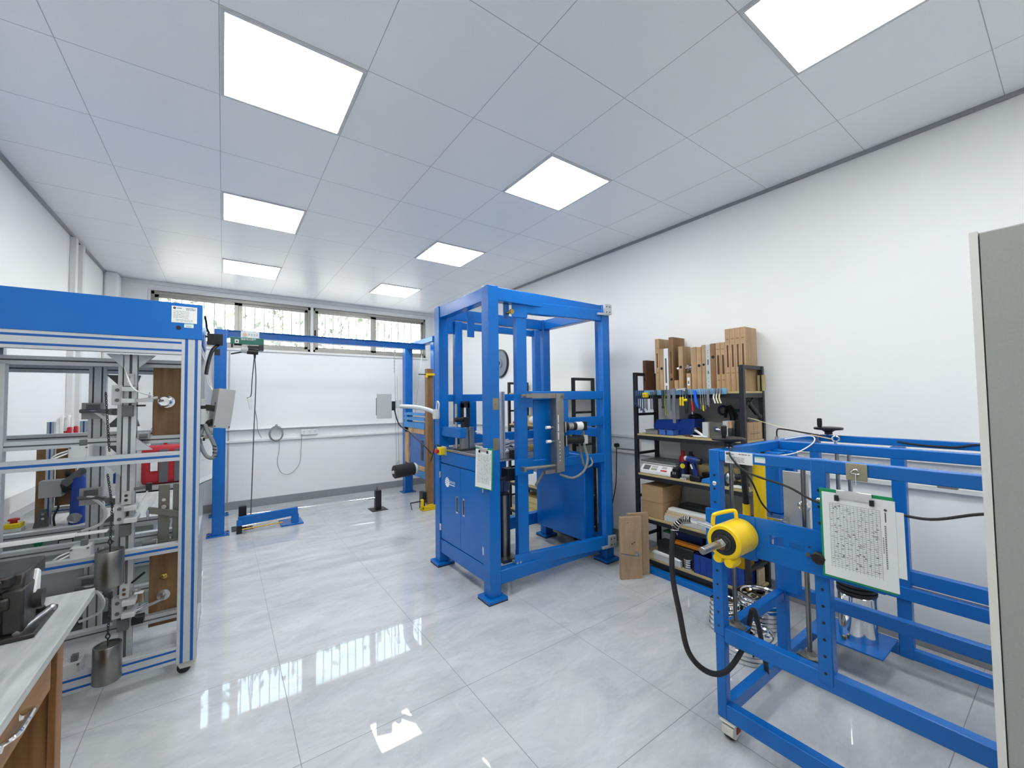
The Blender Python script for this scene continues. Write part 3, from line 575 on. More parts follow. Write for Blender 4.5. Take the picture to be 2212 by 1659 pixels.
# latch testing arms right of the column
c = MB().box((-.30, 3.14, .66), (-.25, 3.16, 1.06)).box((-.235, 3.14, .66), (-.19, 3.16, 1.06)).box((-.30, 3.135, .66), (-.19, 3.16, .74)).bar((-.345, 3.12, .93), (-.20, 3.12, .885), .02, .035).cyl((-.272, 3.13, .94), (-.272, 3.10, .94), .012, m=1).cyl((-.272, 3.13, .98), (-.272, 3.10, .98), .009, m=1).cyl((-.34, 3.10, .935), (-.34, 3.10, .88), .006, m=1)
part('slotted_arm', c, [mat('bronze_grey_steel', (.20, .195, .17), .45, .8), CHROME], alu, .002)
c = MB().box((-.345, 3.10, .695), (-.20, 3.24, .70)).bar((-.37, 3.1, .73), (-.27, 3.1, .70), .02, .02, 1).bar((-.29, 3.1, .70), (-.24, 3.1, .725), .006, .02, 2).cyl((-.36, 3.09, .75), (-.30, 3.09, .75), .014, m=1)
part('linkage', c, [GREYP, DGREY, CHROME], alu, .001)
c = MB().cyl((-.395, 3.12, 1.555), (-.31, 3.12, 1.57), .008).box((-.40, 3.10, 1.545), (-.33, 3.14, 1.563), 0).cyl((-.345, 3.12, 1.56), (-.345, 3.12, 1.60), .008, .002, m=1).cyl((-.40, 3.11, 1.525), (-.36, 3.11, 1.525), .005, m=2)
part('spring_bolt', c, [LGREY, GREYP, BLACK], alu, .001)
c = MB().box((-.395, 3.12, 1.335), (-.345, 3.2, 1.37)).cyl((-.385, 3.11, 1.352), (-.35, 3.11, 1.352), .012, m=1).cyl((-.40, 3.1, 1.06), (-.335, 3.1, 1.065), .008, m=1).box((-.35, 3.09, 1.045), (-.325, 3.11, 1.085), 2).tube([(-.34, 3.1, 1.05), (-.37, 3.1, .98), (-.39, 3.1, .95)], .004, m=3)
part('sensor_block', c, [GREYP, DGREY, BLACK, WHITE], alu, .001)
c = MB().cyl((-.40, 3.12, .50), (-.37, 3.1, .50), .012).cyl((-.40, 3.1, .545), (-.345, 3.06, .60), .006, m=1).box((-.39, 3.09, .43), (-.35, 3.13, .48)).cyl((-.42, 3.1, .375), (-.34, 3.15, .385), .014).box((-.40, 3.1, .31), (-.35, 3.16, .345), 1)
part('linkage', c, [CHROME, BLACK], alu, .001)
for (x, y) in ((AX1-.045, AF+.05), (AX1-.045, AB-.05), (AX0+.045, AF+.05), (AX0+.045, AB-.05)):
    c = MB().box((x-.03, y-.03, .068), (x+.03, y+.03, .075)).prism([(x-.045, .062), (x+.03, .072), (x+.045, .05), (x+.02, .028), (x-.03, .03)], 1, y-.022, y+.022).cyl((x, y, .05), (x, y, .075), .02)
    cc = part('castor', c, mat('ivory_castor', (.62, .60, .54), .45, noise=.1), alu, .004)
    part('wheel', MB().lathe((x-.012, y-.016, .032), (0, 1, 0), [(.012, 0), (.030, 0), (.032, .003), (.032, .029), (.030, .032), (.012, .032)]), RUBBER, cc)
# plug strip with cables at the top right edge, and white sheets clipped to the side
c = MB().box((-.09, 3.3, 1.92), (-.005, 3.37, 1.99))
for i in range(5): c.box((-.088+.016*i, 3.298, 1.925), (-.076+.016*i, 3.30, 1.985), 1)
c.tube([(-.06, 3.36, 1.95), (-.09, 3.33, 2.02), (-.095, 3.3, 2.06), (-.10, 3.25, 2.09)], .006).tube([(-.03, 3.33, 1.92), (-.06, 3.3, 1.88), (-.08, 3.28, 1.80), (-.09, 3.25, 1.72)], .011).box((-.05, 3.3, 1.85), (-.02, 3.33, 1.89))
for i in range(3): c.tube([(-.07, 3.3+.03*i, 1.84), (-.09+.01*i, 3.31+.03*i, 1.70), (-.06, 3.32+.03*i, 1.62)], .003, m=2)
c.box((-.10, 3.3, 1.965), (-.088, 3.34, 1.975))
part('power_strip', c, [BLACK, RUBBER, WHITE], alu, .001)
# control screen on a swivel arm, right side of rig
c = MB().box((-.112, 3.10, 1.435), (-.085, 3.17, 1.56)).cyl((-.10, 3.06, 1.41), (-.10, 3.06, 1.47), .034, n=24).cyl((-.10, 3.06, 1.47), (-.10, 3.06, 1.50), .026, .024, n=24).cyl((-.10, 3.06, 1.52), (-.10, 3.06, 1.535), .022, n=20)
sa = part('screen_arm', c, LGREY, alu, .002)
c = MB().cyl((-.10, 3.06, 1.50), (-.10, 3.06, 1.52), .024, n=20).bar((-.09, 3.06, 1.51), (-.03, 3.05, 1.50), .03, .035).box((-.04, 3.04, 1.42), (-.03, 3.10, 1.54)).cyl((-.10, 3.06, 1.40), (-.10, 3.06, 1.41), .036, n=24).cyl((-.08, 3.05, 1.41), (-.05, 3.03, 1.42), .02)
part('swivel_joint', c, BLACK, sa, .002)
EM = Matrix.Translation((.005, 3.03, 1.50)) @ Matrix.Rotation(radians(12), 4, 'Z') @ Matrix.Rotation(radians(7), 4, 'Y')
c = MB().box((-.042, -.02, -.118), (.042, .15, .118), 0, EM).box((.042, .0, -.07), (.047, .13, .085), 1, EM)
for (u, v) in ((-.036, -.108), (.036, -.108)): c.cyl(EM @ Vector((u, -.0205, v)), EM @ Vector((u, -.0195, v)), .004, n=8, m=1)
part('control_enclosure', c, [GREYP, BLACK], sa, .004)
c = MB().tube([(-.085, 3.03, 1.41), (-.07, 3.02, 1.36), (-.045, 3.02, 1.30), (-.035, 3.02, 1.25), (-.045, 3.02, 1.21), (-.075, 3.03, 1.22), (-.10, 3.05, 1.27), (-.112, 3.08, 1.32)], .011, n=10)
for i in range(4): c.cyl((-.036-.001*i, 3.02, 1.215+.02*i), (-.036, 3.02, 1.221+.02*i), .0125, m=1)
c.tube([(-.11, 3.04, 1.40), (-.125, 3.03, 1.35), (-.12, 3.03, 1.33), (-.10, 3.04, 1.37), (-.09, 3.05, 1.40)], .011, n=10)
part('cable_sleeve', c, [mat('grey_spiral_wrap', (.22, .23, .24), .6, noise=.2), BLACK], sa)
SM_ = axes((-.088, 3.34, 1.33), (.35, 1, 0), (0, 0, 1))
clipboard('clipboard with blank white sheet hung on right side of aluminium rig', SM_, .22, .31, mat('dark_green_board', (.01, .10, .06), .4), rows=2)
s_ = MB().box((-.093, 3.12, .235), (-.090, 3.20, .50)); solo('paper_sheet', 'thin white sheet stuck low on the outer post of aluminium rig', 'paper', s_, PAPER)

# ================================================================ SECOND BENCH behind the rig
tb = thing('test_bench', 'grey topped aluminium test bench partly hidden behind the aluminium rig', 'bench', (-.9, 4.4, 0))
BT = .735
part('bench_top', MB().box((-1.18, 3.90, BT-.02), (-.30, 4.95, BT)), GWOOD, tb, .003)
part('front_rail', profile(MB(), (-1.18, 3.88, BT-.06), (-.30, 3.925, BT-.015), 0, ('y-',), 1, 1, .010), [ALU, STRIPE], tb, .001)
part('front_rail', profile(MB(), (-1.18, 3.88, .40), (-.30, 3.925, .445), 0, ('y-',), 1, 1, .010), [ALU, STRIPE], tb, .001)
for x in (-1.18, -.345):
    for y in (3.88, 4.90): part('leg', profile(MB(), (x, y, 0), (x+.045, y+.045, BT-.02), 2, ('y-',), 1, 1, .008), [ALU, STRIPE], tb, .001)
part('cabinet_panel', MB().box((-1.13, 3.93, .12), (-.40, 4.7, .67)), mat('grey_green_sheet', (.37, .41, .40), .5, noise=.04), tb, .002)
part('blue_sticker', MB().box((-1.10, 3.926, .53), (-1.005, 3.93, .60)), BLUE, tb)
part('start_button', MB().cyl((-.955, 3.915, .645), (-.955, 3.93, .645), .02), GREEN, tb)
part('rating_plate', MB().box((-.87, 3.926, .60), (-.80, 3.93, .65)).box((-.865, 3.925, .605), (-.805, 3.927, .645), 1), [BLACK, LGREY], tb)
part('bench_upright', profile(MB(), (-.965, 4.05, BT), (-.93, 4.09, 1.42), 2, ('y-',), 1, 1, .008), [ALU, STRIPE], tb, .001)
part('bench_upright', profile(MB(), (-.81, 4.05, BT), (-.77, 4.09, 1.42), 2, ('y-',), 1, 1, .008), [ALU, STRIPE], tb, .001)
part('crossbar', profile(MB(), (-.93, 4.05, .80), (-.58, 4.09, .84), 0, ('y-',), 1, 1, .008), [ALU, STRIPE], tb, .001)
part('specimen_board', MB().box((-1.02, 4.10, BT), (-.975, 4.20, 1.30)), OAKD, tb, .002); part('specimen_board', MB().box((-.93, 4.10, .845), (-.835, 4.14, 1.32)), OAKD, tb, .002)
part('gearbox', MB().box((-.975, 3.97, .925), (-.87, 4.05, 1.035)).cyl((-.87, 4.0, .98), (-.84, 4.0, .99), .04, m=1).bar((-.86, 3.98, 1.0), (-.76, 3.98, 1.10), .04, .045, 2).cyl((-.855, 3.99, 1.075), (-.835, 3.99, 1.075), .022, m=1).tube([(-.90, 4.0, .93), (-.885, 3.98, .86), (-.90, 3.96, .80), (-.895, 3.96, .74)], .006, m=1), [GREYP, BLACK, DGREY], tb, .003)
part('angle_bracket', MB().prism([(-1.0, BT), (-.93, BT), (-.94, BT+.115), (-.975, BT+.115)], 1, 3.99, 4.0).cyl((-.955, 3.985, .82), (-.955, 3.99, .82), .008, n=8, m=1).cyl((-.955, 3.985, .79), (-.955, 3.99, .79), .008, n=8, m=1), [DGREY, CHROME], tb)
es = thing('emergency_stop', 'yellow and grey box with red mushroom button on bench behind aluminium rig', 'emergency stop', (-1.075, 3.97, BT))
part('grey_base', MB().box((-1.115, 3.93, BT), (-1.035, 4.01, BT+.025)), LGREY, es, .004); part('housing', MB().box((-1.113, 3.932, BT+.025), (-1.037, 4.008, BT+.055)), YELP, es, .005)
part('button', MB().lathe((-1.075, 3.97, BT+.055), (0, 0, 1), [(.016, 0), (.016, .012), (.026, .015), (.026, .024), (.018, .028)]), RED, es)
ex = thing('gas_canister', 'dark blue cylinder with a round gauge standing on bench behind aluminium rig', 'canister', (-.795, 3.99, BT))
part('body', MB().lathe((-.795, 3.99, BT), (0, 0, 1), [(.045, 0), (.045, .02), (.04, .04), (.036, .30), (.02, .33), (.02, .35)]), CRATE, ex); part('gauge', MB().lathe((-.80, 3.945, BT+.045), (0, -1, 0), [(.034, 0), (.034, .015), (.028, .015), (.028, .012), (0, .012)]), CHROME, ex)
solo('blue_pouch', 'small blue pouch hanging behind the guide column of aluminium rig', 'pouch', MB().box((-.62, 3.95, .98), (-.57, 3.98, 1.05)).tube([(-.61, 3.96, 1.05), (-.60, 3.96, 1.12)], .003).tube([(-.58, 3.96, 1.05), (-.60, 3.96, 1.12)], .003), CRATE, bw=.004)

# trolley with tool bag farther back
ty = 5.6
tr = thing('tool_trolley', 'black steel trolley with a grey shelf standing beyond the aluminium rig', 'trolley', (-.5, ty, 0))
fr = MB()
for x in (-.72, -.30):
    for y in (ty-.2, ty+.2): fr.box((x-.015, y-.015, .06), (x+.015, y+.015, .68))
for z in (.15, .66): fr.box((-.735, ty-.215, z-.015), (-.285, ty+.215, z+.015))
fr.box((-.72, ty-.215, .55), (-.30, ty-.205, .66)); part('frame', fr, BLKMET, tr, .002)
part('top_tray', MB().box((-.74, ty-.23, .68), (-.28, ty+.23, .72)), GREYP, tr, .004); part('side_plate', MB().prism([(-.66, .33), (-.34, .33), (-.34, .55), (-.62, .55)], 1, ty-.225, ty-.217), LGREY, tr)
for x in (-.70, -.32): part('wheel', MB().lathe((x, ty-.2, .03), (1, 0, 0), [(.012, -.012), (.03, -.012), (.03, .012), (.012, .012)]), RUBBER, tr)
bg = thing('tool_bag', 'red and black tool bag with a white tag sitting on the trolley', 'bag', (-.5, ty, .72))
part('body', MB().box((-.66, ty-.15, .72), (-.30, ty+.12, 1.10)), mat('red_bag_fabric', (.45, .02, .03), .7, noise=.2, bump=.2), bg, .04)
part('dark_panels', MB().box((-.52, ty-.158, .74), (-.45, ty-.148, 1.07)).box((-.40, ty-.158, .74), (-.35, ty-.148, 1.07)), DGREY, bg); part('tag', MB().box((-.585, ty-.166, .86), (-.53, ty-.160, .99)), PAPER, bg)
sb = MB().box((-.70, 6.0, 0), (-.655, 6.5, 1.40)); solo('locker', 'grey upright locker with a red edge behind the upper specimen board', 'locker', MB().box((-.68, 6.3, 0), (-.40, 6.7, 1.25)).box((-.56, 6.28, .8), (-.53, 6.30, 1.2), 1), [mat('blue_grey_locker', (.30, .35, .39), .45, noise=.05), RED], bw=.006)
# valves on the left wall
for py, lab in ((5.45, 'left of two red valve handles on pipes at the left wall'), (5.65, 'right of two red valve handles on pipes at the left wall')):
    v = thing('shutoff_valve', lab, 'valve', (XL+.05, py, 1.10), 'red handled valves')
    part('pipe', MB().tube([(XL+.03, py, 1.0), (XL+.03, py, 1.36), (XL+.03, py-.06, 1.42), (XL+.03, py-.12, 1.38), (XL+.03, py-.13, 1.0)], .014), WHITE, v); part('handle', MB().box((XL+.045, py-.03, 1.24), (XL+.07, py+.03, 1.33)).cyl((XL+.02, py, 1.285), (XL+.05, py, 1.285), .012), RED, v, .008)

# ================================================================ DESK and VISE (front left)
dk = thing('workbench', 'honey coloured wooden workbench with grey laminate top in the near left corner', 'workbench', (-.8, 1.5, 0))
dt = part('worktop', MB().box((-1.19, .55, .752), (-.42, 2.39, .782)), GWOOD, dk, .003)
part('side_panel', MB().box((-1.15, 2.10, 0), (-.475, 2.13, .752)), DESKV, dk, .002); part('side_panel', MB().box((-1.15, .62, 0), (-.475, .65, .752)), DESKV, dk, .002)
part('front_stile', MB().box((-.475, 2.085, 0), (-.455, 2.15, .752)), DESKV, dk, .002); part('back_panel', MB().box((-1.15, .65, .0), (-1.13, 2.10, .752)), DESKV, dk)
dd = part('drawer', MB().box((-.475, 1.30, .595), (-.455, 2.02, .745)), DESKW, dk, .002); part('drawer_box', MB().box((-1.0, 1.32, .60), (-.476, 2.0, .74)), DESKW, dd)
d2 = part('drawer', MB().box((-.475, .66, .595), (-.455, 1.28, .745)), DESKW, dk, .002)
for q, d_ in ((1.705, dd), (.97, d2)):
    h = MB().tube([(-.455, q-.065, .665), (-.43, q-.055, .675), (-.425, q-.02, .68), (-.425, q+.02, .68), (-.43, q+.055, .675), (-.455, q+.065, .665)], .0075).lathe((-.456, q-.068, .66), (1, 0, 0), [(.014, 0), (.012, .006), (.004, .008)]).lathe((-.456, q+.068, .66), (1, 0, 0), [(.014, 0), (.012, .006), (.004, .008)])
    part('handle', h, CHROME, d_)
part('pedestal', MB().box((-1.1, 1.35, .02), (-.55, 1.38, .595)), DESKV, dk)
vs = thing('bench_vise', 'dark cast iron bench vise bolted to the corner of the workbench', 'vise', (-.72, 2.18, .782))
IRON = mat('worn_cast_iron', (.065, .06, .058), .42, .75, noise=.4, nscale=18, bump=.15, bscale=40)
part('swivel_base', MB().lathe((-.75, 2.10, .782), (0, 0, 1), [(.20, 0), (.20, .012), (.15, .025), (.12, .045), (0, .05)], 36).box((-.60, 2.0, .782), (-.49, 2.24, .798)).cyl((-.53, 2.20, .79), (-.53, 2.20, .812), .018, n=6), IRON, vs, .004)
bd = MB().box((-.86, 2.03, .83), (-.56, 2.22, .93)).prism([(2.03, .93), (2.24, .93), (2.24, .985), (2.05, .985)], 0, -.80, -.525).box((-.83, 2.00, .955), (-.545, 2.05, .99)).box((-.80, 1.985, .965), (-.56, 2.0, .985)).cyl((-.9, 2.1, .87), (-.5, 2.12, .87), .03).box((-.57, 2.02, .80), (-.52, 2.14, .94)).box((-.62, 2.01, .88), (-.55, 2.03, .92))
part('jaw_body', bd, IRON, vs, .008)
part('screw_handle', MB().cyl((-.535, 2.02, .80), (-.50, 2.20, .80), .009).sph((-.50, 2.20, .80), .014), STEEL, vs); part('rag', MB().prism([(2.10, .90), (2.13, .97), (2.155, .955), (2.15, .88), (2.12, .87)], 0, -.545, -.515), WHITE, vs, .004)
# ================================================================ FAR GANTRY
gn = thing('impact_gantry', 'blue steel gantry frame standing under the high windows', 'gantry', (1.2, 5.9, 0))
def gpost(x, y, s=.12, zt=2.40):
    p = part('post', MB().box((x-s/2, y-s/2, .012), (x+s/2, y+s/2, zt)), BLUE, gn, .005)
    b = MB().box((x-.11, y-.09, 0), (x+.11, y+.09, .012))
    for (u, v) in ((-.09, -.06), (.09, -.06), (-.09, .06), (.09, .06)): b.cyl((x+u, y+v, .012), (x+u, y+v, .022), .010, n=6, m=1)
    part('base_plate', b, [BLUE, DSTEEL], p, .002)
gpost(-.03, 5.90); gpost(2.60, 5.64, zt=2.41); gpost(2.56, 6.68, .13, 2.42); gpost(-.03, 6.9)
part('crossbeam', MB().box((.03, 5.87, 2.318), (2.54, 5.93, 2.325)).box((.03, 5.87, 2.395), (2.54, 5.93, 2.402)).box((.03, 5.896, 2.325), (2.54, 5.904, 2.395)), BLUE, gn, .001)
part('depth_beam', MB().box((2.52, 5.58, 2.41), (2.64, 6.75, 2.49)), BLUE, gn, .004); part('depth_beam', MB().box((-.09, 5.96, 2.33), (.03, 6.84, 2.40)), BLUE, gn, .004)
part('bolt_plate', MB().box((.03, 5.862, 2.31), (.045, 5.938, 2.41)), DBLUE, gn)
ho = thing('electric_hoist', 'green electric hoist trolley with white lettering hanging from the gantry beam', 'hoist', (.22, 5.86, 2.12))
part('side_plate', MB().box((.06, 5.835, 2.235), (.40, 5.85, 2.318)), TEAL, ho, .004)
part('beam_sticker', MB().box((.165, 5.862, 2.305), (.355, 5.868, 2.395)).cyl((.205, 5.8615, 2.355), (.205, 5.863, 2.355), .025, m=1).box((.18, 5.861, 2.315), (.23, 5.862, 2.33), 2), [PAPER, mat('faded_orange_print', (.75, .52, .38), .7), mat('faded_blue_print', (.35, .52, .72), .7)], ho)
lt = MB(); Ms = axes((.24, 5.861, 2.36), (1, 0, 0), (0, 0, 1))
for i in range(4): lt.box((.027*i, -.008, 0), (.027*i+.018, -.005, .001), 0, Ms).box((.027*i, .004, 0), (.027*i+.018, .007, .001), 0, Ms).box((.027*i+.007, -.011, 0), (.027*i+.011, .011, .001), 0, Ms)
part('sticker_characters', lt, INKL, ho)
text_part('hoist_lettering', '\u5fae\u578b\u7535\u52a8\u846b\u82a6', .026, axes((.165, 5.834, 2.295), (1, 0, 0), (0, 0, 1)), WHTP, ho)
part('warning_dial', MB().box((.105, 5.831, 2.245), (.145, 5.835, 2.29)).cyl((.125, 5.829, 2.265), (.125, 5.832, 2.265), .009, m=1), [PAPER, BLACK], ho)
part('motor_body', MB().cyl((.17, 5.88, 2.18), (.24, 5.88, 2.175), .045, m=0).box((.235, 5.84, 2.19), (.39, 5.93, 2.225), 1).box((.35, 5.82, 2.17), (.40, 5.95, 2.235), 1).cyl((.23, 5.87, 2.155), (.345, 5.87, 2.15), .032, m=1).box((.07, 5.84, 2.20), (.09, 5.95, 2.24), 1), [LGREY, BLACK], ho, .003)
part('lever', MB().cyl((.07, 5.85, 2.115), (.20, 5.87, 2.15), .009), BLACK, ho); part('cable_gland', MB().cyl((.31, 5.87, 2.13), (.31, 5.87, 2.07), .015, .009), BLACK, ho)
part('hanging_cable', MB().tube([(.31, 5.87, 2.08), (.325, 5.87, 1.8), (.31, 5.87, 1.2), (.30, 5.87, .7), (.285, 5.87, .03)], .006), mat('grey_cable', (.10, .105, .11), .5), ho)
part('pendant_cord', MB().tube([(.305, 5.87, 2.08), (.285, 5.86, 1.8), (.275, 5.86, 1.62), (.235, 5.86, 1.59)], .005), RUBBER, ho)
part('pendant', MB().prism([(.235, 1.585), (.275, 1.605), (.295, 1.56), (.285, 1.45), (.265, 1.45)], 1, 5.845, 5.885), WHITE, ho, .006)
# stand with guide rod on the floor
gr = thing('floor_guide_rod', 'long silver rod between two black floor stands in front of the far wall', 'guide rod', (1.0, 5.95, 0))
part('stand', MB().box((1.70, 5.76, 0), (1.92, 5.99, .006)).box((1.77, 5.84, .006), (1.85, 5.915, .27)).cyl((1.80, 5.88, .27), (1.80, 5.88, .31), .006), BLKMET, gr, .003)
part('stand', MB().box((.10, 5.93, 0), (.32, 6.16, .006)).box((.17, 6.01, .006), (.25, 6.085, .27)), BLKMET, gr, .003)
part('rod', MB().cyl((.25, 6.05, .15), (1.77, 5.88, .165), .013), CHROME, gr)
fd = thing('floor_hinge_arm', 'low blue steel hinge arm with rods lying on the floor by the gantry', 'fixture', (.5, 5.85, 0))
part('arm', MB().bar((.16, 5.82, .14), (.79, 5.86, .155), .045, .10).box((.145, 5.79, .005), (.20, 5.85, .15)), BLUE, fd, .004)
part('base_plate', MB().box((.60, 5.78, 0), (.85, 6.08, .018)).box((.72, 5.82, .018), (.80, 5.90, .12)), BLUE, fd, .003)
part('rod', MB().cyl((.20, 5.78, .085), (.66, 5.80, .095), .010), CHROME, fd); part('rod', MB().cyl((.20, 5.78, .05), (.62, 5.80, .055), .008), BRASS, fd)
part('end_cap', MB().box((.145, 5.785, 0), (.20, 5.80, .09)), BLACK, fd)
# swing weight, soft body impactor
im = thing('impact_cylinder', 'black padded cylinder with a white end hanging on wires by the gantry post', 'impactor', (2.3, 5.85, .45))
part('body', MB().lathe((2.03, 5.85, .50), (1, .05, .06), [(.0, 0), (.08, 0), (.095, .012), (.095, .30), (.085, .31), (0, .31)], 28), RUBBER, im); part('nose', MB().lathe((2.34, 5.865, .518), (1, .05, .06), [(.085, 0), (.08, .03), (.05, .06), (0, .072)], 28), WHITE, im)
part('end_bolt', MB().cyl((2.00, 5.85, .498), (2.03, 5.85, .50), .02, .03, n=6), CHROME, im)
wr = MB()
for a, b in (((2.07, 5.85, .60), (2.06, 5.9, 2.30)), ((2.11, 5.85, .60), (2.10, 5.9, 1.9)), ((2.27, 5.87, .62), (2.50, 5.9, 2.3))): wr.cyl(a, b, .0035, n=6)
chain(wr, (2.06, 5.9, 1.95), (2.06, 5.9, 2.30), .03, .004); chain(wr, (2.07, 5.86, .595), (2.11, 5.85, .66), .03, .004); part('suspension_wires', wr, STEEL, im)
# wooden plank clamped upright
solo('clamped_plank', 'tall narrow brown wooden plank standing upright left of the blue test cell', 'plank', MB().box((2.36, 5.40, .075), (2.45, 5.49, 1.985)), OAKD, bw=.003)
gc = thing('g_clamp', 'yellow clamp gripping the foot of the tall wooden plank', 'clamp', (2.4, 5.42, 0), 'yellow clamps')
part('frame', MB().box((2.26, 5.37, .02), (2.56, 5.41, .06)).box((2.25, 5.37, .02), (2.29, 5.41, .16)).box((2.52, 5.37, .02), (2.56, 5.41, .20)).box((2.27, 5.36, 0), (2.55, 5.50, .02), 0).box((2.36, 5.395, .06), (2.45, 5.49, .075)), YEL, gc, .006); part('screw', MB().cyl((2.10, 5.39, .135), (2.33, 5.39, .14), .008).cyl((2.10, 5.39, .14), (2.12, 5.38, .04), .005), BLKMET, gc)
g2 = thing('g_clamp', 'yellow clamp gripping the top of the tall wooden plank', 'clamp', (2.45, 5.42, 1.87), 'yellow clamps')
part('bar', MB().box((2.33, 5.36, 1.885), (2.55, 5.40, 1.915)).box((2.33, 5.36, 1.86), (2.355, 5.40, 1.885)), YEL, g2, .004); part('screw', MB().cyl((2.22, 5.38, 1.90), (2.33, 5.38, 1.90), .007), BLKMET, g2)
solo('black_block', 'small black block against the foot of the clamped plank', 'block', MB().box((2.30, 5.44, .10), (2.36, 5.56, .24)).box((2.30, 5.5, 0), (2.36, 5.56, .1)), BLACK, bw=.003)
# door sample frame behind the plank
df = thing('door_sample', 'blue door sample with torn timber edges mounted inside the gantry', 'door sample', (2.5, 6.2, .45))
ply = wood('torn_plywood', (.80, .52, .27), (.55, .32, .14), 2)
part('leaf', MB().box((2.49, 5.80, .50), (2.53, 6.60, 1.05)), BLUE, df, .003)
e_ = MB().box((2.47, 5.78, .46), (2.55, 6.58, .53)).box((2.47, 6.42, .5), (2.55, 6.58, 1.10)).box((2.47, 5.78, 1.02), (2.55, 6.58, 1.10)); part('timber_frame', e_, ply, df, .004)
part('lower_rail', MB().box((2.46, 5.72, .36), (2.56, 6.60, .46)), mat('light_blue_paint', (.03, .25, .62), .35), df, .003); part('side_rail', MB().box((2.46, 5.74, 1.10), (2.56, 6.60, 1.19)).box((2.46, 5.74, 1.22), (2.56, 6.60, 1.27)).box((2.46, 5.74, 1.30), (2.56, 6.60, 1.34)).box((2.48, 6.5, 1.10), (2.54, 6.6, 1.34)), mat('light_blue_paint', (.03, .25, .62), .35), df, .003)
part('dark_slot', MB().box((2.484, 5.86, .62), (2.49, 5.94, .92)), BLACK, df)
# sockets and coils on the far wall
sk = MB().box((1.0, YF-.035, 1.02), (1.24, YF, 1.105))
for i in range(3):
    for (u, v) in ((-.01, .01), (.01, .01), (0, -.012)): sk.box((1.04+.08*i+u-.003, YF-.036, 1.062+v-.006), (1.04+.08*i+u+.003, YF-.0345, 1.062+v+.006), 1)
solo('wall_socket', 'triple white wall socket on the trunking of the far wall', 'socket', sk, [WHITE, DGREY], bw=.004)
cl = MB()
for i in range(4):
    cl.tube([(.66+(.095-.006*i)*cos(t*pi/9), YF-.052-.005*i, 1.06+(.115-.006*i)*sin(t*pi/9)) for t in range(19)], .0035)
cl.tube([(.70, YF-.06, .96), (.70, YF-.05, .80), (.68, YF-.03, .62), (.74, YF-.03, .46), (.86, YF-.03, .44), (.98, YF-.03, .58), (1.0, YF-.03, .80), (1.01, YF-.04, 1.03)], .004).box((.645, YF-.075, 1.165), (.675, YF-.05, 1.20))
solo('coiled_cable', 'thin grey cable coiled on a hook and looping down the far wall', 'cable', cl, mat('thin_grey_cable', (.30, .31, .31), .5))
solo('power_cable', 'thin grey cable running from hoist cord to the far wall trunking', 'cable', MB().tube([(.315, 5.885, 1.48), (.36, 6.2, 1.30), (.40, 6.7, 1.15), (.47, 7.08, 1.01)], .004), mat('thin_grey_cable', (.30, .31, .31), .5))
solo('wall_conduit', 'thin grey vertical pipe on the far wall beside the gantry left post', 'conduit', MB().cyl((.07, YF-.012, .115), (.07, YF-.012, 2.28), .010, n=8), LGREY)
wp = thing('wall_weight_plate', 'round grey weight plate mounted high on the right wall behind the test cell', 'weight plate', (XR-.03, 5.2, 1.9))
part('plate', MB().lathe((XR, 5.22, 2.09), (-1, 0, 0), [(.215, 0), (.215, .03), (.20, .036), (.195, .02), (.07, .02), (.065, .036), (.03, .036), (.028, 0)], 40), mat('grey_cast_plate', (.24, .28, .34), .5, noise=.15), wp); part('rim', MB().lathe((XR, 5.22, 2.09), (-1, 0, 0), [(.216, 0), (.216, .032), (.205, .036), (.205, 0)], 40), BLKMET, wp)
# ================================================================ SHELVING on the right wall
def shelf_unit(name_lab, y0, y1, x0, x1, levels, zt):
    t = thing('shelving_unit', name_lab, 'shelf', ((x0+x1)/2, (y0+y1)/2, 0))
    for x in (x0, x1-.03):
        for y in (y0, y1-.035): part('post', MB().box((x, y, 0), (x+.03, y+.035, zt)), BLKMET, t, .002)
    for y in (y0, y1-.035): part('top_bar', MB().box((x0+.03, y+.005, zt-.03), (x1-.03, y+.03, zt)), BLKMET, t, .002)
    for z in levels:
        part('shelf_frame', MB().box((x0+.002, y0+.035, z-.05), (x0+.026, y1-.035, z-.016)).box((x1-.026, y0+.035, z-.05), (x1-.002, y1-.035, z-.016)).box((x0+.03, y0+.004, z-.05), (x1-.03, y0+.03, z-.016)).box((x0+.03, y1-.03, z-.05), (x1-.03, y1-.004, z-.016)), BLKMET, t, .001)
        part('shelf_board', MB().box((x0+.004, y0+.004, z-.016), (x1-.004, y1-.004, z)) if y0 > 3 or 1 else None, MDF, t, .001)
    for z in (1.38, 1.02, .63, .26):
        for y in (y0, y1-.035): part('end_brace', MB().box((x0+.03, y+.008, z-.012), (x1-.03, y+.028, z+.012)), BLKMET, t, .001)
    return t
SX0, SX1, SY0, SY1 = 3.13, 3.465, 1.46, 2.455
L5 = (1.575, 1.205, .845, .46, .105)
shelf_unit('black steel shelving unit with five yellowish boards full of tools by the right wall', SY0, SY1, SX0, SX1, L5, 1.77)
shelf_unit('black steel shelving unit seen through the blue test cell against the right wall', 3.25, 4.52, SX0, SX1, (1.62, 1.21, .82, .45, .10), 1.765)
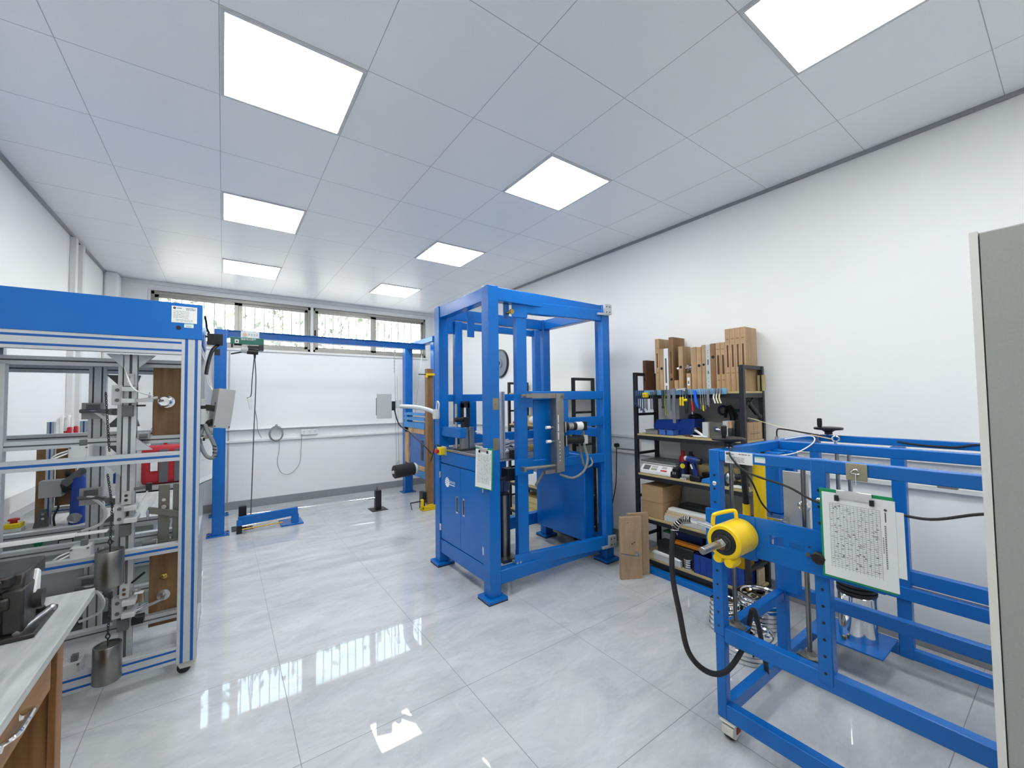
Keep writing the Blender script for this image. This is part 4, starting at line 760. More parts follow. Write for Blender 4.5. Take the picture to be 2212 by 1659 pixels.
# wooden lock sample blocks on the top board
def block(y0, y1, zt, x0=3.16, x1=3.36, mt=OAK, slot=None, hole=None, lab='', grp='wooden lock sample blocks', zb=1.577, extra=None, nm='lock_sample_block', wide=.3):
    K = 1.037; y0 *= K; y1 *= K; zt = 1.535+(zt-1.535)*K; x1 = 3.277+(min(x1, 3.42)-x0)*.72; xs = x0; x0 = 3.277
    if slot: slot = tuple(1.535+(q-1.535)*K for q in slot)
    if hole: hole = 1.535+(hole-1.535)*K
    t = thing(nm, lab, 'wood block', ((x0+x1)/2, (y0+y1)/2, zb), grp)
    t['base'] = [(x0+x1)/2, (y0+y1)/2, zb]
    yc = (y0+y1)/2; w = abs(y1-y0)
    part('block', MB().box((x0, y0, zb), (x1, y1, zt)), mt, t, .0015)
    if slot:
        part('mortise', MB().box((x0-.0012, yc-w*wide/2, slot[0]), (x0+.002, yc+w*wide/2, slot[1])), WALNUT, t)
        part('plate_recess', MB().box((x0-.0006, yc-w*.30, slot[0]-.05), (x0+.0005, yc+w*.30, slot[0]-.044)).box((x0-.0006, yc-w*.30, slot[1]+.044), (x0+.0005, yc+w*.30, slot[1]+.05)), OAKD, t)
    if hole: part('bore_hole', MB().cyl((x0-.001, yc, hole), (x0+.002, yc, hole), min(.013, w*.32), n=16), BLACK, t)
    if extra: extra(t, yc, w)
    return t
block(2.325, 2.362, 1.877, mt=WALNUT, x1=3.34, lab='dark brown short wood block at the left end of the top shelf', hole=1.70)
block(2.187, 2.227, 2.058, mt=OAK, x1=3.38, lab='tall wood block with one slot, second from the left on the top shelf', slot=(1.80, 1.93))
block(2.144, 2.184, 1.965, mt=OAK, lab='lower light wood block between the tall slotted one and the white piece', hole=1.79, x1=3.28)
block(2.098, 2.142, 1.963, x0=3.15, x1=3.26, mt=WHITE, lab='white block with a grey grooved strip among the wood blocks', grp=None, nm='white_sample_block', extra=lambda t, yc, w: part('grey_strip', MB().box((3.2755, yc-.007, 1.665), (3.278, yc+.009, 1.89)).box((3.275, yc-.006, 1.585), (3.278, yc+.006, 1.64)), DGREY, t))
block(2.050, 2.090, 2.056, mt=OAKD, x1=3.42, lab='tallest brown wood block in left half of the top shelf, with one slot', slot=(1.74, 1.93), hole=1.69)
def knob2(t, yc, w):
    part('door_knob', MB().lathe((3.33, 2.030, 1.79), (0, -1, 0), [(.03, 0), (.03, .006), (.012, .01), (.012, .03), (.026, .04), (.026, .06), (0, .065)], 20).lathe((3.33, 2.077, 1.79), (0, 1, 0), [(.012, 0), (.012, .02), (.018, .03), (.018, .045), (0, .05)], 20), CHROME, t)
block(1.960, 2.000, 1.966, mt=OAK, x1=3.34, lab='wood block with a chrome door knob through it in the middle of the top shelf', hole=1.79, zb=1.577, extra=knob2)
block(2.004, 2.044, 1.68, x0=3.15, x1=3.25, lab='very low wood block beneath the knob block on top shelf')
block(1.892, 1.930, 1.733, x0=3.15, x1=3.24, lab='short wood block with a small white printed label', extra=lambda t, yc, w: part('label', MB().box((3.275, yc-.012, 1.635), (3.277, yc+.012, 1.705)).box((3.2745, yc-.005, 1.65), (3.275, yc+.006, 1.675), 1), [PAPER, INK], t))
block(1.840, 1.884, 1.946, x0=3.18, lab='plain light wood block right of the knob block', hole=None)
block(1.797, 1.837, 1.942, lab='light wood block with a round hole, just left of the thinner holed one', hole=1.79)
block(1.762, 1.793, 1.954, lab='thinner light wood block with a round hole beside the grey metal strip', hole=1.795)
def strip(t, yc, w):
    d = MB()
    for i, z in enumerate((1.92, 1.90, 1.87, 1.83, 1.69, 1.66, 1.63)): d.cyl((3.2755, yc, z), (3.2775, yc, z), .003, n=6)
    d.box((3.2755, yc-.005, 1.80), (3.2775, yc+.005, 1.845)).box((3.2755, yc-.005, 1.725), (3.2775, yc+.005, 1.75)); part('strip_holes', d, DGREY, t)
block(1.722, 1.760, 1.952, x0=3.16, x1=3.22, mt=LGREY, lab='narrow grey metal strike strip with dark holes between wood blocks', grp=None, nm='metal_sample_strip', extra=strip)
block(1.680, 1.720, 1.957, mt=OAKD, lab='darker brown wood block with one high round hole on the top shelf', hole=1.85)
block(1.640, 1.677, 1.957, lab='left one of two equal wood blocks with wide open slots', slot=(1.71, 1.86), wide=.45)
block(1.603, 1.638, 1.957, lab='right one of two equal wood blocks with wide open slots', slot=(1.71, 1.86), wide=.45)
for i, nmn in enumerate(('first', 'second', 'third', 'rightmost')):
    a = 1.602-.038*i
    block(a-.036, a, 2.055, x0=3.16, x1=3.455, lab=nmn+' from left of the four tallest slotted blocks at the right shelf end', slot=(1.76, 1.93), wide=.35)
solo('yellow_board_piece', 'small yellowish board leaning at the right end of the top shelf', 'board', MB().box((3.42, 1.40+.06, 1.577), (3.46, 1.5-.05, 1.70)).box((3.41, 1.478, 1.577), (3.455, 1.486, 1.70)), MDF)
# tool rail and hanging tools
solo('tool_rail', 'pale blue tool holder rail fixed along the front edge of the top shelf', 'tool rail', MB().box((3.112, 1.58, 1.555), (3.128, 2.42, 1.60)), mat('pale_blue_steel', (.20, .42, .62), .4, .3, noise=.1), bw=.002)
HX = 3.098
TG = 'tools hanging on the rail'
TOOLB = mat('dark_chrome_blue', (.10, .16, .25), .35, .7, noise=.2)
for i in range(5):
    y = 2.405-.022*i; L_ = .11+.018*i
    t = solo('open_end_wrench', ['shortest', 'second shortest', 'middle-length', 'second longest', 'longest'][i]+' of five bluish wrenches hanging at the left end of the rail', 'wrench', MB().prism([(y-.008, 1.60), (y+.008, 1.60), (y+.005, 1.585), (y+.004, 1.60-L_), (y-.004, 1.60-L_), (y-.005, 1.585)], 0, HX-.003, HX+.003).prism([(y-.010, 1.60-L_-.022), (y-.004, 1.60-L_-.010), (y+.002, 1.60-L_-.012), (y+.010, 1.60-L_-.022), (y+.011, 1.60-L_-.008), (y+.004, 1.60-L_), (y-.004, 1.60-L_), (y-.011, 1.60-L_-.006)], 0, HX-.004, HX+.004), TOOLB, TG)
solo('tape_measure', 'small square yellow tape measure hooked on the rail beside wrenches', 'tape measure', MB().box((3.07, 2.265, 1.535), (3.108, 2.31, 1.58)).cyl((3.068, 2.287, 1.557), (3.07, 2.287, 1.557), .012, m=1), [YELP, ORANGE], bw=.006)
for i in range(3): solo('hex_key', ['left', 'middle', 'right'][i]+' one of three grey hex keys below the yellow tape measure', 'hex key', MB().tube([(HX, 2.302-.012*i, 1.555), (HX, 2.302-.012*i, 1.45-.01*i), (HX, 2.30-.012*i, 1.446-.01*i), (HX-.01, 2.298-.012*i, 1.444-.01*i)], .0035, n=6, smooth=False), DSTEEL, TG)
for i in range(2): solo('needle_file', ['left', 'right'][i]+' one of two thin dark files hanging between tape and white block', 'file', MB().box((HX-.002, 2.235-.02*i, 1.43), (HX+.002, 2.243-.02*i, 1.59)), DSTEEL, TG)
def plier(y, L_, mt, lab, nm='pliers', mt2=None):
    t = thing(nm, lab, 'pliers', (HX, y, 1.6-L_), TG)
    part('jaws', MB().prism([(y-.012, 1.60), (y+.012, 1.60), (y+.010, 1.57), (y-.010, 1.57)], 0, HX-.004, HX+.004).cyl((HX-.006, y, 1.565), (HX+.006, y, 1.565), .009, n=12), mt2 or DSTEEL, t)
    for s_ in (-1, 1): part('handle', MB().tube([(HX, y+.004*s_, 1.565), (HX, y+.014*s_, 1.53), (HX, y+.016*s_, 1.49), (HX, y+.006*s_, 1.60-L_)], .005, n=8), mt, t)
    return t
plier(2.19, .15, BLACK, 'black handled pliers hanging left of the white sample block'); plier(1.90, .20, BLACK, 'pliers with black handles hanging behind the yellow screwdrivers')
solo('adjustable_wrench', 'grey adjustable wrench hanging under the white sample block', 'wrench', MB().prism([(2.108, 1.60), (2.128, 1.60), (2.126, 1.50), (2.118, 1.455), (2.108, 1.50)], 0, HX-.006, HX+.006).cyl((HX-.006, 2.117, 1.45), (HX+.006, 2.117, 1.45), .012, n=14), DSTEEL)
solo('hand_saw_frame', 'tall grey flat bar hanging down behind the blue tray', 'bar tool', MB().box((3.075, 1.985, 1.32), (3.082, 2.012, 1.61)).box((3.075, 2.03, 1.42), (3.08, 2.06, 1.60)), mat('zinc_plate', (.30, .31, .32), .45, .7, noise=.15))
plier(2.085, .22, mat('green_grip', (.25, .30, .05), .5), 'long pliers with green grips hanging low beside the tall grey bar')
solo('sheet_clip', 'wide grey sheet metal clip laid over the rail', 'clip', MB().prism([(1.905, 1.61), (1.98, 1.605), (1.98, 1.59), (1.955, 1.595), (1.93, 1.595), (1.905, 1.585)], 0, HX-.01, HX+.012), LGREY)
for i, (y, c, h_, lab) in enumerate(((1.952, YELP, .055, 'left of two bright yellow handled screwdrivers on the rail'), (1.929, YELP, .06, 'right of two bright yellow handled screwdrivers on the rail'))):
    t = thing('screwdriver', lab, 'screwdriver', (HX, y, 1.46), TG); part('grip', MB().lathe((HX, y, 1.465), (0, 0, 1), [(.007, 0), (.009, .01), (.008, .05), (.009, .065), (.005, .072)]), c, t); part('shaft', MB().cyl((HX, y, 1.535), (HX, y, 1.60), .003, n=6), STEEL, t)
t = thing('small_mallet', 'small yellow headed mallet hanging right of yellow screwdrivers', 'mallet', (HX, 1.905, 1.5)); part('head', MB().cyl((HX, 1.92, 1.51), (HX, 1.888, 1.51), .011), YELP, t); part('shaft', MB().cyl((HX, 1.905, 1.51), (HX, 1.905, 1.60), .004, n=6), STEEL, t)
t = thing('screwdriver', 'screwdriver with red grip and black tip hanging beside blue cutter', 'screwdriver', (HX, 1.84, 1.42), TG); part('grip', MB().cyl((HX, 1.842, 1.42), (HX, 1.852, 1.50), .007), RED, t); part('shaft', MB().cyl((HX, 1.852, 1.50), (HX, 1.856, 1.60), .003, n=6), STEEL, t); part('tip', MB().cyl((HX, 1.838, 1.395), (HX, 1.842, 1.42), .005), BLACK, t)
solo('utility_cutter', 'bright blue plastic handled cutter hanging on the rail', 'cutter', MB().prism([(1.815, 1.59), (1.835, 1.59), (1.826, 1.50), (1.800, 1.445), (1.79, 1.45), (1.808, 1.52)], 0, HX-.008, HX+.006), mat('bright_blue_plastic', (.01, .12, .75), .35), bw=.003)
for i in range(4): 
    y = 1.775-.018*i
    t = thing('screwdriver', ['leftmost', 'second', 'third', 'rightmost'][i]+' of the four slim long-shafted screwdrivers right of the blue cutter', 'screwdriver', (HX, y, 1.43), TG); part('shaft', MB().cyl((HX, y, 1.48-.01*(i % 2)), (HX, y+.004, 1.60), .0028, n=6), STEEL, t); part('grip', MB().cyl((HX, y-.003, 1.435-.01*(i % 2)), (HX, y, 1.48-.01*(i % 2)), .006), [DGREY, YELP, DGREY, BLACK][i], t)
solo('steel_ruler', 'grey steel ruler hanging below the metal strike strip', 'ruler', MB().box((HX-.001, 1.705, 1.455), (HX+.001, 1.727, 1.60)), STEEL)
for i in range(3):
    y = 1.662-.022*i
    t = thing('scissors', ['white', 'cream', 'pale yellow'][i]+' handled cutters hanging at the right end of rail', 'cutters', (HX, y, 1.48), TG); part('blades', MB().prism([(y-.008, 1.60), (y+.006, 1.60), (y+.008, 1.56), (y-.004, 1.55)], 0, HX-.004, HX+.004), STEEL, t)
    part('grip', MB().tube([(HX, y+.004, 1.56), (HX, y+.010, 1.53), (HX, y+.002, 1.50), (HX, y-.004, 1.485)], .006), [WHITE, mat('cream_plastic', (.75, .68, .45), .4), mat('pale_yellow_plastic', (.74, .68, .38), .4)][i], t)
solo('wire_coil', 'small ring of dark blue tape hanging on the back panel', 'tape ring', MB().tube([(3.44, 1.78+.035*cos(k*pi/8), 1.42+.035*sin(k*pi/8)) for k in range(17)], .010), mat('navy_tape', (.03, .03, .09), .4))
solo('black_gloves', 'bundle of black straps hanging on back panel under the rail', 'straps', MB().tube([(3.42, 1.72, 1.46), (3.42, 1.69, 1.36), (3.42, 1.70, 1.22)], .022).tube([(3.42, 1.70, 1.45), (3.42, 1.66, 1.38), (3.42, 1.67, 1.31)], .010).tube([(3.42, 1.74, 1.44), (3.42, 1.75, 1.36)], .012), RUBBER)
t = thing('caulking_gun', 'black caulking gun with a long barrel hanging by the right shelf post', 'caulking gun', (3.3, 1.5, 1.38)); part('barrel', MB().cyl((3.22, 1.475, 1.49), (3.40, 1.472, 1.37), .018), BLACK, t); part('trigger_grip', MB().cyl((3.22, 1.475, 1.49), (3.17, 1.475, 1.44), .012).cyl((3.25, 1.475, 1.48), (3.30, 1.475, 1.52), .008), BLACK, t)
solo('back_panel', 'grey sheet panel closing the back of the tool shelving', 'back panel', MB().box((3.468, 1.50, .05), (3.474, 2.20, 1.56)), mat('grey_back_sheet', (.36, .355, .35), .6, noise=.05))
t = thing('torque_screwdriver', 'dark green handled tool lying on a hook below the pale cutters', 'hand tool', (3.40, 1.62, 1.42)); part('grip', MB().cyl((3.40, 1.66, 1.42), (3.40, 1.58, 1.425), .012), mat('dark_teal_plastic', (.01, .06, .06), .4), t); part('shaft', MB().cyl((3.40, 1.58, 1.425), (3.40, 1.53, 1.43), .003, n=6), STEEL, t)
# second board
def tray(x0, x1, y0, y1, z0, z1, mt, lab, grp=None, nm='storage_bin', ribs=False, wall=.003, cat='bin'):
    mb = MB().box((x0, y0, z0), (x1, y1, z0+wall)).box((x0, y0, z0), (x0+wall, y1, z1)).box((x1-wall, y0, z0), (x1, y1, z1)).box((x0, y0, z0), (x1, y0+wall, z1)).box((x0, y1-wall, z0), (x1, y1, z1))
    mb.box((x0-.004, y0-.004, z1-.008), (x0+wall, y1+.004, z1)).box((x0-.004, y0-.004, z1-.008), (x1+.004, y0+wall, z1)).box((x0-.004, y1-wall, z1-.008), (x1+.004, y1+.004, z1)).box((x1-wall, y0-.004, z1-.008), (x1+.004, y1+.004, z1))
    if ribs:
        n = int((y1-y0)/.045)
        for i in range(n+1): mb.box((x0-.004, y0+(y1-y0)*i/n-.003, z0), (x0, y0+(y1-y0)*i/n+.003, z1))
        n = int((x1-x0)/.045)
        for i in range(n+1): mb.box((x0+(x1-x0)*i/n-.003, y0-.004, z0), (x0+(x1-x0)*i/n+.003, y0, z1))
        mb.box((x0-.004, y0, z1-.035), (x0, y1, z1-.028)).box((x0, y0-.004, z1-.035), (x1, y0, z1-.028))
    return solo(nm, lab, cat, mb, mt, grp, .001)
z = 1.207
solo('storage_bin', 'long dark blue sloped storage bin at the left end of the second shelf', 'bin', MB().prism([(2.07, z), (2.32, z), (2.335, z+.07), (2.30, z+.125), (2.08, z+.13)], 0, 3.26, 3.40), CRATE, 'blue plastic bins', .003)
solo('storage_bin', 'taller dark blue sloped storage bin behind the hanging grey bar', 'bin', MB().prism([(1.93, z), (2.10, z), (2.09, z+.09), (2.03, z+.14), (1.915, z+.145)], 0, 3.24, 3.40), CRATE, 'blue plastic bins', .003)
tray(3.15, 3.23, 2.135, 2.20, z, z+.045, CRATEL, 'left one of two small light blue trays at the front of second shelf', 'light blue trays'); tray(3.15, 3.23, 2.06, 2.125, z, z+.045, CRATEL, 'right one of two small light blue trays at the front of second shelf', 'light blue trays')
tray(3.15, 3.25, 2.215, 2.34, z, z+.04, mat('clear_grey_plastic', (.35, .36, .35), .25, trans=.4), 'clear parts tray on the second shelf left of light blue trays')
solo('round_case', 'round black case resting on top of the blue bins', 'case', MB().sph((3.34, 1.97, z+.155), .06, sc=(1, 1, .55)).cyl((3.30, 1.97, z+.18), (3.30, 1.97, z+.20), .008, m=1), [BLACK, CHROME])
t = thing('claw_hammer', 'hammer with a white striped handle lying at the centre of second shelf', 'hammer', (3.2, 1.86, z)); part('handle', MB().cyl((3.19, 1.885, z+.055), (3.15, 1.80, z+.02), .010).sph((3.15, 1.8, z+.015), .012), WHITE, t); part('head', MB().box((3.18, 1.87, z+.035), (3.26, 1.90, z+.075)), DSTEEL, t, .003)
solo('white_tube', 'thin white tube lying along the front of the second shelf', 'tube', MB().cyl((3.155, 1.90, z+.008), (3.15, 1.76, z+.008), .008), WHITE)
solo('pliers', 'pair of old pliers lying on the second shelf board beside white tube', 'pliers', MB().cyl((3.17, 1.97, z+.007), (3.15, 1.90, z+.007), .006).cyl((3.19, 1.96, z+.007), (3.16, 1.905, z+.007), .006).box((3.14, 1.88, z), (3.17, 1.905, z+.014)), mat('rusty_steel', (.14, .08, .05), .5, .6))
t = thing('press_fixture', 'grey metal press fixture with two pale plates standing on the second shelf', 'fixture', (3.2, 1.68, z))
part('end_plate', MB().box((3.15, 1.752, z), (3.24, 1.80, z+.125)), LGREY, t, .002); part('end_plate', MB().box((3.15, 1.585, z), (3.24, 1.635, z+.14)), LGREY, t, .002); part('body', MB().box((3.17, 1.635, z), (3.26, 1.752, z+.125)), mat('bronze_grey_steel', (.20, .195, .17), .45, .8), t, .002); part('spindle', MB().cyl((3.165, 1.71, z+.075), (3.15, 1.65, z+.07), .008).cyl((3.17, 1.70, z+.075), (3.155, 1.69, z+.074), .02), CHROME, t)
solo('screwdriver_stand', 'thick black handled tool standing upright beside press fixture', 'hand tool', MB().lathe((3.15, 1.575, z), (0, 0, 1), [(.018, 0), (.02, .08), (.014, .09)]).box((3.14, 1.562, z+.09), (3.16, 1.59, z+.14), 1), [BLACK, OAK])
solo('black_case', 'black upright case between press fixture and shelf post', 'case', MB().box((3.18, 1.505, z), (3.30, 1.555, z+.15)), BLACK, bw=.004)
solo('marked_wood_block', 'thick pale wooden block with black pen marks at the right end of second shelf', 'wood block', MB().box((3.20, 1.468, z), (3.42, 1.498, z+.13)).box((3.28, 1.4675, z+.01), (3.283, 1.468, z+.12), 1).box((3.22, 1.4675, z+.045), (3.38, 1.468, z+.048), 1), [OAK, INK])
# third board
z = .847
sc = thing('counting_scale', 'white electronic scale with a dark tray at the left end of the third shelf', 'scale', (3.26, 2.26, z))
part('base', MB().prism([(3.145, z), (3.40, z), (3.40, z+.085), (3.20, z+.085), (3.145, z+.03)], 1, 2.10, 2.41), WHITE, sc, .006); part('pan_support', MB().box((3.185, 2.07, z+.088), (3.43, 2.42, z+.10)), WHITE, sc, .004); part('pan', MB().box((3.18, 2.065, z+.102), (3.44, 2.425, z+.115)), DGREY, sc, .004)
FMt = axes((3.1715, 2.40, z+.055), (0, -1, 0), (.055, 0, .055)); part('display', MB().box((.02, -.027, .001), (.085, .022, .003), 0, FMt).box((.10, -.024, .001), (.16, -.004, .003), 1, FMt).box((.10, .004, .001), (.16, .022, .003), 2, FMt).box((.20, .0, .001), (.25, .024, .003), 2, FMt).box((.20, -.026, .001), (.26, -.012, .003), 3, FMt), [DGREY, mat('lcd_green', (.30, .36, .25), .4), mat('keypad_grey', (.45, .44, .45), .6), RED], sc)
sp = thing('spray_can', 'tall spray can with dark red cap and yellow badge on third shelf', 'spray can', (3.22, 2.02, z)); part('body', MB().lathe((3.22, 2.02, z), (0, 0, 1), [(.032, 0), (.033, .16), (.028, .18), (.016, .19)]), mat('navy_tin', (.02, .025, .10), .3, .3), sp); part('cap', MB().lathe((3.22, 2.02, z+.19), (0, 0, 1), [(.016, 0), (.016, .035), (.012, .04)]), mat('dark_red_plastic', (.25, .005, .01), .35), sp)
part('shoulder_band', MB().lathe((3.22, 2.02, z+.14), (0, 0, 1), [(.0335, 0), (.0335, .02), (.029, .042), (.018, .05)]), mat('dark_red_plastic', (.25, .005, .01), .35), sp); part('badge', MB().cyl((3.19, 2.008, z+.105), (3.184, 2.004, z+.105), .020), YELP, sp)
solo('spray_can', 'second dark spray can standing just behind the red capped one', 'spray can', MB().lathe((3.29, 1.99, z), (0, 0, 1), [(.032, 0), (.032, .17), (.026, .19), (.015, .195), (.015, .22)]), BLACK)
solo('glue_bottle', 'small grey clear bottle lying between spray cans and drill', 'bottle', MB().cyl((3.17, 2.0, z+.022), (3.19, 1.92, z+.022), .020).cyl((3.19, 1.92, z+.022), (3.195, 1.90, z+.022), .010), mat('clear_grey_plastic', (.35, .36, .35), .25, trans=.4))
solo('battery_pack', 'black battery charger block sitting right of the white scale', 'charger', MB().box((3.15, 2.03, z), (3.22, 2.095, z+.05)).box((3.16, 2.035, z+.05), (3.20, 2.085, z+.075)).box((3.148, 2.05, z+.03), (3.15, 2.055, z+.05), 1).box((3.148, 2.07, z+.03), (3.15, 2.075, z+.05), 1), [BLACK, WHTP], bw=.004)
dr = thing('cordless_drill', 'blue cordless drill standing on its black battery on the third shelf', 'drill', (3.17, 1.88, z))
NAVY = mat('navy_drill_plastic', (.012, .03, .16), .35, noise=.1)
part('body', MB().cyl((3.16, 1.94, z+.175), (3.16, 1.84, z+.165), .028), NAVY, dr); part('chuck', MB().cyl((3.16, 1.965, z+.178), (3.16, 1.94, z+.175), .018, .024), LGREY, dr); part('rear_cap', MB().cyl((3.16, 1.84, z+.165), (3.16, 1.822, z+.163), .028, .024), BLACK, dr)
part('grip', MB().bar((3.16, 1.90, z+.15), (3.16, 1.865, z+.04), .034, .034, up=(0, 1, 0)), NAVY, dr, .006); part('battery', MB().box((3.135, 1.825, z), (3.195, 1.915, z+.045)), BLACK, dr, .005); part('side_stripe', MB().bar((3.142, 1.905, z+.135), (3.142, 1.89, z+.10), .004, .012, up=(0, 1, 0)), WHITE, dr)
pg = MB()
for i in range(4): solo('drill_bit', ['first', 'second', 'third', 'fourth'][i]+' of four tiny pale plugs on the third shelf edge left of drill', 'plug', MB().cyl((3.142, 1.995-.014*i, z), (3.142, 1.995-.014*i, z+.014), .004, n=8), WHITE, 'tiny pale plugs')
solo('blue_case', 'mid blue flat plastic case lying right of the drill', 'case', MB().prism([(1.70, z), (1.82, z), (1.81, z+.03), (1.76, z+.045), (1.70, z+.035)], 0, 3.14, 3.24), mat('mid_blue_plastic', (.02, .18, .55), .35), bw=.004)
solo('yellow_file_box', 'yellowish board box standing at the back of third shelf', 'box', MB().box((3.34, 1.62, z), (3.44, 1.95, z+.11)), MDF, bw=.003)
solo('dark_parts_box', 'low black box lying behind the blue case on third shelf', 'box', MB().box((3.26, 1.66, z), (3.33, 1.88, z+.06)), BLACK, bw=.004)
solo('orbital_sander', 'silver and black power tool on the third shelf behind the cart post', 'power tool', MB().sph((3.20, 1.61, z+.06), .045, sc=(1, 1, 1.2)).box((3.17, 1.50, z), (3.26, 1.66, z+.03), 1).cyl((3.2, 1.58, z+.07), (3.2, 1.50, z+.09), .02, m=1), [STEEL, BLACK])
solo('paper_bag', 'white folded paper lying at right front of the third shelf', 'paper', MB().prism([(1.475, z+.003), (1.60, z+.003), (1.60, z+.012), (1.54, z+.022), (1.475, z+.014)], 0, 3.145, 3.20), PAPER)
# fourth board
z = .462
for k_, lab in enumerate(('lower of two stacked brown cardboard boxes on the fourth shelf', 'upper of two stacked brown cardboard boxes on the fourth shelf')):
    t = thing('cardboard_box', lab, 'box', (3.28, 2.29, z+.14*k_), 'cardboard boxes'); part('box', MB().box((3.15, 2.18, z+.141*k_), (3.42, 2.40, z+.141*k_+.139)), CARD, t, .002); part('tape', MB().box((3.1492, 2.175, z+.141*k_+.13), (3.151, 2.405, z+.141*k_+.1385)), mat('brown_tape', (.35, .22, .11), .4), t)
for i, (y0_, y1_, a, b, mt, lab) in enumerate(((1.50, 2.172, 0, .045, LGREY, 'grey plastic strip at the bottom of the stacked boards on the fourth shelf'), (1.50, 2.17, .046, .066, PINE, 'lower pale timber batten on the fourth shelf'), (1.50, 2.16, .067, .088, PINE, 'upper pale timber batten on the fourth shelf'), (1.52, 2.15, .089, .11, WHITE, 'white strip on top of the stacked battens on the fourth shelf'))):
    solo('timber_batten', lab, 'batten', MB().box((3.15+.01*i, y0_, z+a), (3.25, y1_, z+b)), mt, bw=.002)
solo('black_sheet_bag', 'black film covered parcel lying behind the timber battens', 'parcel', MB().box((3.27, 1.72, z), (3.42, 2.12, z+.14)), mat('black_film', (.02, .02, .02), .3, bump=.6, bscale=18), bw=.02)
# lowest board
z = .107
solo('small_white_box', 'small white box with a green lid at the left of the lowest shelf', 'box', MB().box((3.30, 2.20, z), (3.40, 2.28, z+.20)).box((3.295, 2.195, z+.20), (3.405, 2.285, z+.215), 1).cyl((3.298, 2.24, z+.14), (3.30, 2.24, z+.14), .01, m=2), [WHITE, GREEN, BLACK], bw=.002)
solo('black_tool_case', 'long black tool case on the lowest shelf', 'case', MB().box((3.17, 1.92, z), (3.28, 2.26, z+.16)), BLACK, bw=.008)
solo('spirit_level', 'orange plastic level lying across black case on lowest shelf', 'level', MB().box((3.20, 1.88, z+.162), (3.25, 2.12, z+.19)).cyl((3.225, 1.875, z+.176), (3.225, 1.88, z+.176), .01, m=1), [ORANGE, DGREY], bw=.003)
solo('blue_box', 'closed dark blue box at the back of lowest shelf', 'box', MB().box((3.30, 1.915, z), (3.42, 2.15, z+.26)), mat('navy_box', (.02, .04, .16), .5, noise=.1), bw=.005)
solo('paper_stack', 'loose white papers on a clear tray at the front of lowest shelf', 'papers', MB().box((3.14, 2.02, z), (3.168, 2.28, z+.05), 1).prism([(2.03, z+.05), (2.30, z+.052), (2.28, z+.07), (2.10, z+.062)], 0, 3.136, 3.168), [PAPER, LGREY])
for i in range(5): solo('chrome_disc', 'chrome disc in the small stack left of blue crate, number '+['one', 'two', 'three', 'four', 'five'][i]+' up from the board', 'disc', MB().lathe((3.17, 1.965, z+.018*i), (0, 0, 1), [(.030, 0), (.036, .003), (.036, .013), (.030, .016)]), CHROME, 'small chrome discs')
tray(3.15, 3.44, 1.51, 1.90, z, z+.15, CRATE, 'large ribbed dark blue crate on the lowest shelf', None, 'storage_crate', True, cat='crate')
solo('crate_contents', 'orange yellow box standing inside the ribbed blue crate', 'box', MB().box((3.24, 1.53, z+.004), (3.36, 1.80, z+.24)), mat('amber_plastic', (.75, .42, .01), .4, noise=.08), bw=.004)
solo('pale_tray', 'pale crumpled packing sheet at right end of the lowest shelf', 'packing', MB().box((3.30, 1.475, z), (3.40, 1.495, z+.12)), PINE, bw=.004)
# blue floor rail beneath the shelf
solo('floor_rail', 'long flat blue steel rail lying on the floor in front of shelving', 'rail', MB().box((3.06, 1.50, 0), (3.115, 2.34, .045)).prism([(3.06, 2.34), (3.115, 2.34), (3.115, 2.44), (3.09, 2.40)], 2, 0, .03), BLUE, bw=.003)
# door panels leaning
for k_, (x, y, a, lab) in enumerate(((2.83, 2.30, 12, 'front brown wooden lock board with a lever handle standing on the floor'), (2.945, 2.31, 10, 'rear brown wooden lock board standing right behind the front one'))):
    Mx = Matrix.Translation((x+.02, y, 0)) @ Matrix.Rotation(radians(-28 if k_ == 0 else -25), 4, 'Z')
    t = thing('lock_board', lab, 'board', (x, y, 0), 'wooden lock boards'); part('panel', MB().box((-.095, -.018, 0), (.095, .018, .52 if k_ == 0 else .53), 0, Mx), mat('tan_board', (.44, .30, .18), .55, noise=.25, nscale=5, stretch=(6, 6, 1)), t, .002)
    part('lock_edge', MB().box((.0945, -.010, .16), (.0965, .010, .38), 0, Mx), DSTEEL, t)
    if k_ == 0:
        part('lever_handle', MB().tube([Mx @ Vector(v) for v in ((.045, -.018, .21), (.045, -.055, .21), (.02, -.065, .208), (-.11, -.07, .235))], .007).cyl(Mx @ Vector((.045, -.018, .21)), Mx @ Vector((.045, -.024, .21)), .02), STEEL, t)
        part('knot_marks', MB().box((.0, -.0188, .29), (.018, -.018, .30), 0, Mx).box((.022, -.0188, .30), (.034, -.018, .312), 0, Mx).box((-.03, -.0188, .47), (-.022, -.018, .476), 0, Mx), WALNUT, t)
# socket, plug and cord on the right wall
solo('wall_socket', 'double white socket on the right wall trunking by shelving', 'socket', MB().box((XR-.035, 2.66, 1.0), (XR-.0, 2.96, 1.09)), WHITE, bw=.004)
t = thing('black_plug', 'black plug with a thin cord hanging from right wall socket', 'plug', (XR-.05, 2.93, 1.0)); part('plug', MB().cyl((XR-.036, 2.93, 1.03), (XR-.075, 2.93, 1.03), .022), BLACK, t); part('cord', MB().tube([(XR-.06, 2.93, 1.02), (XR-.06, 2.935, .85), (XR-.05, 2.96, .6), (XR-.05, 3.02, .35), (XR-.05, 3.06, .02)], .005), RUBBER, t)
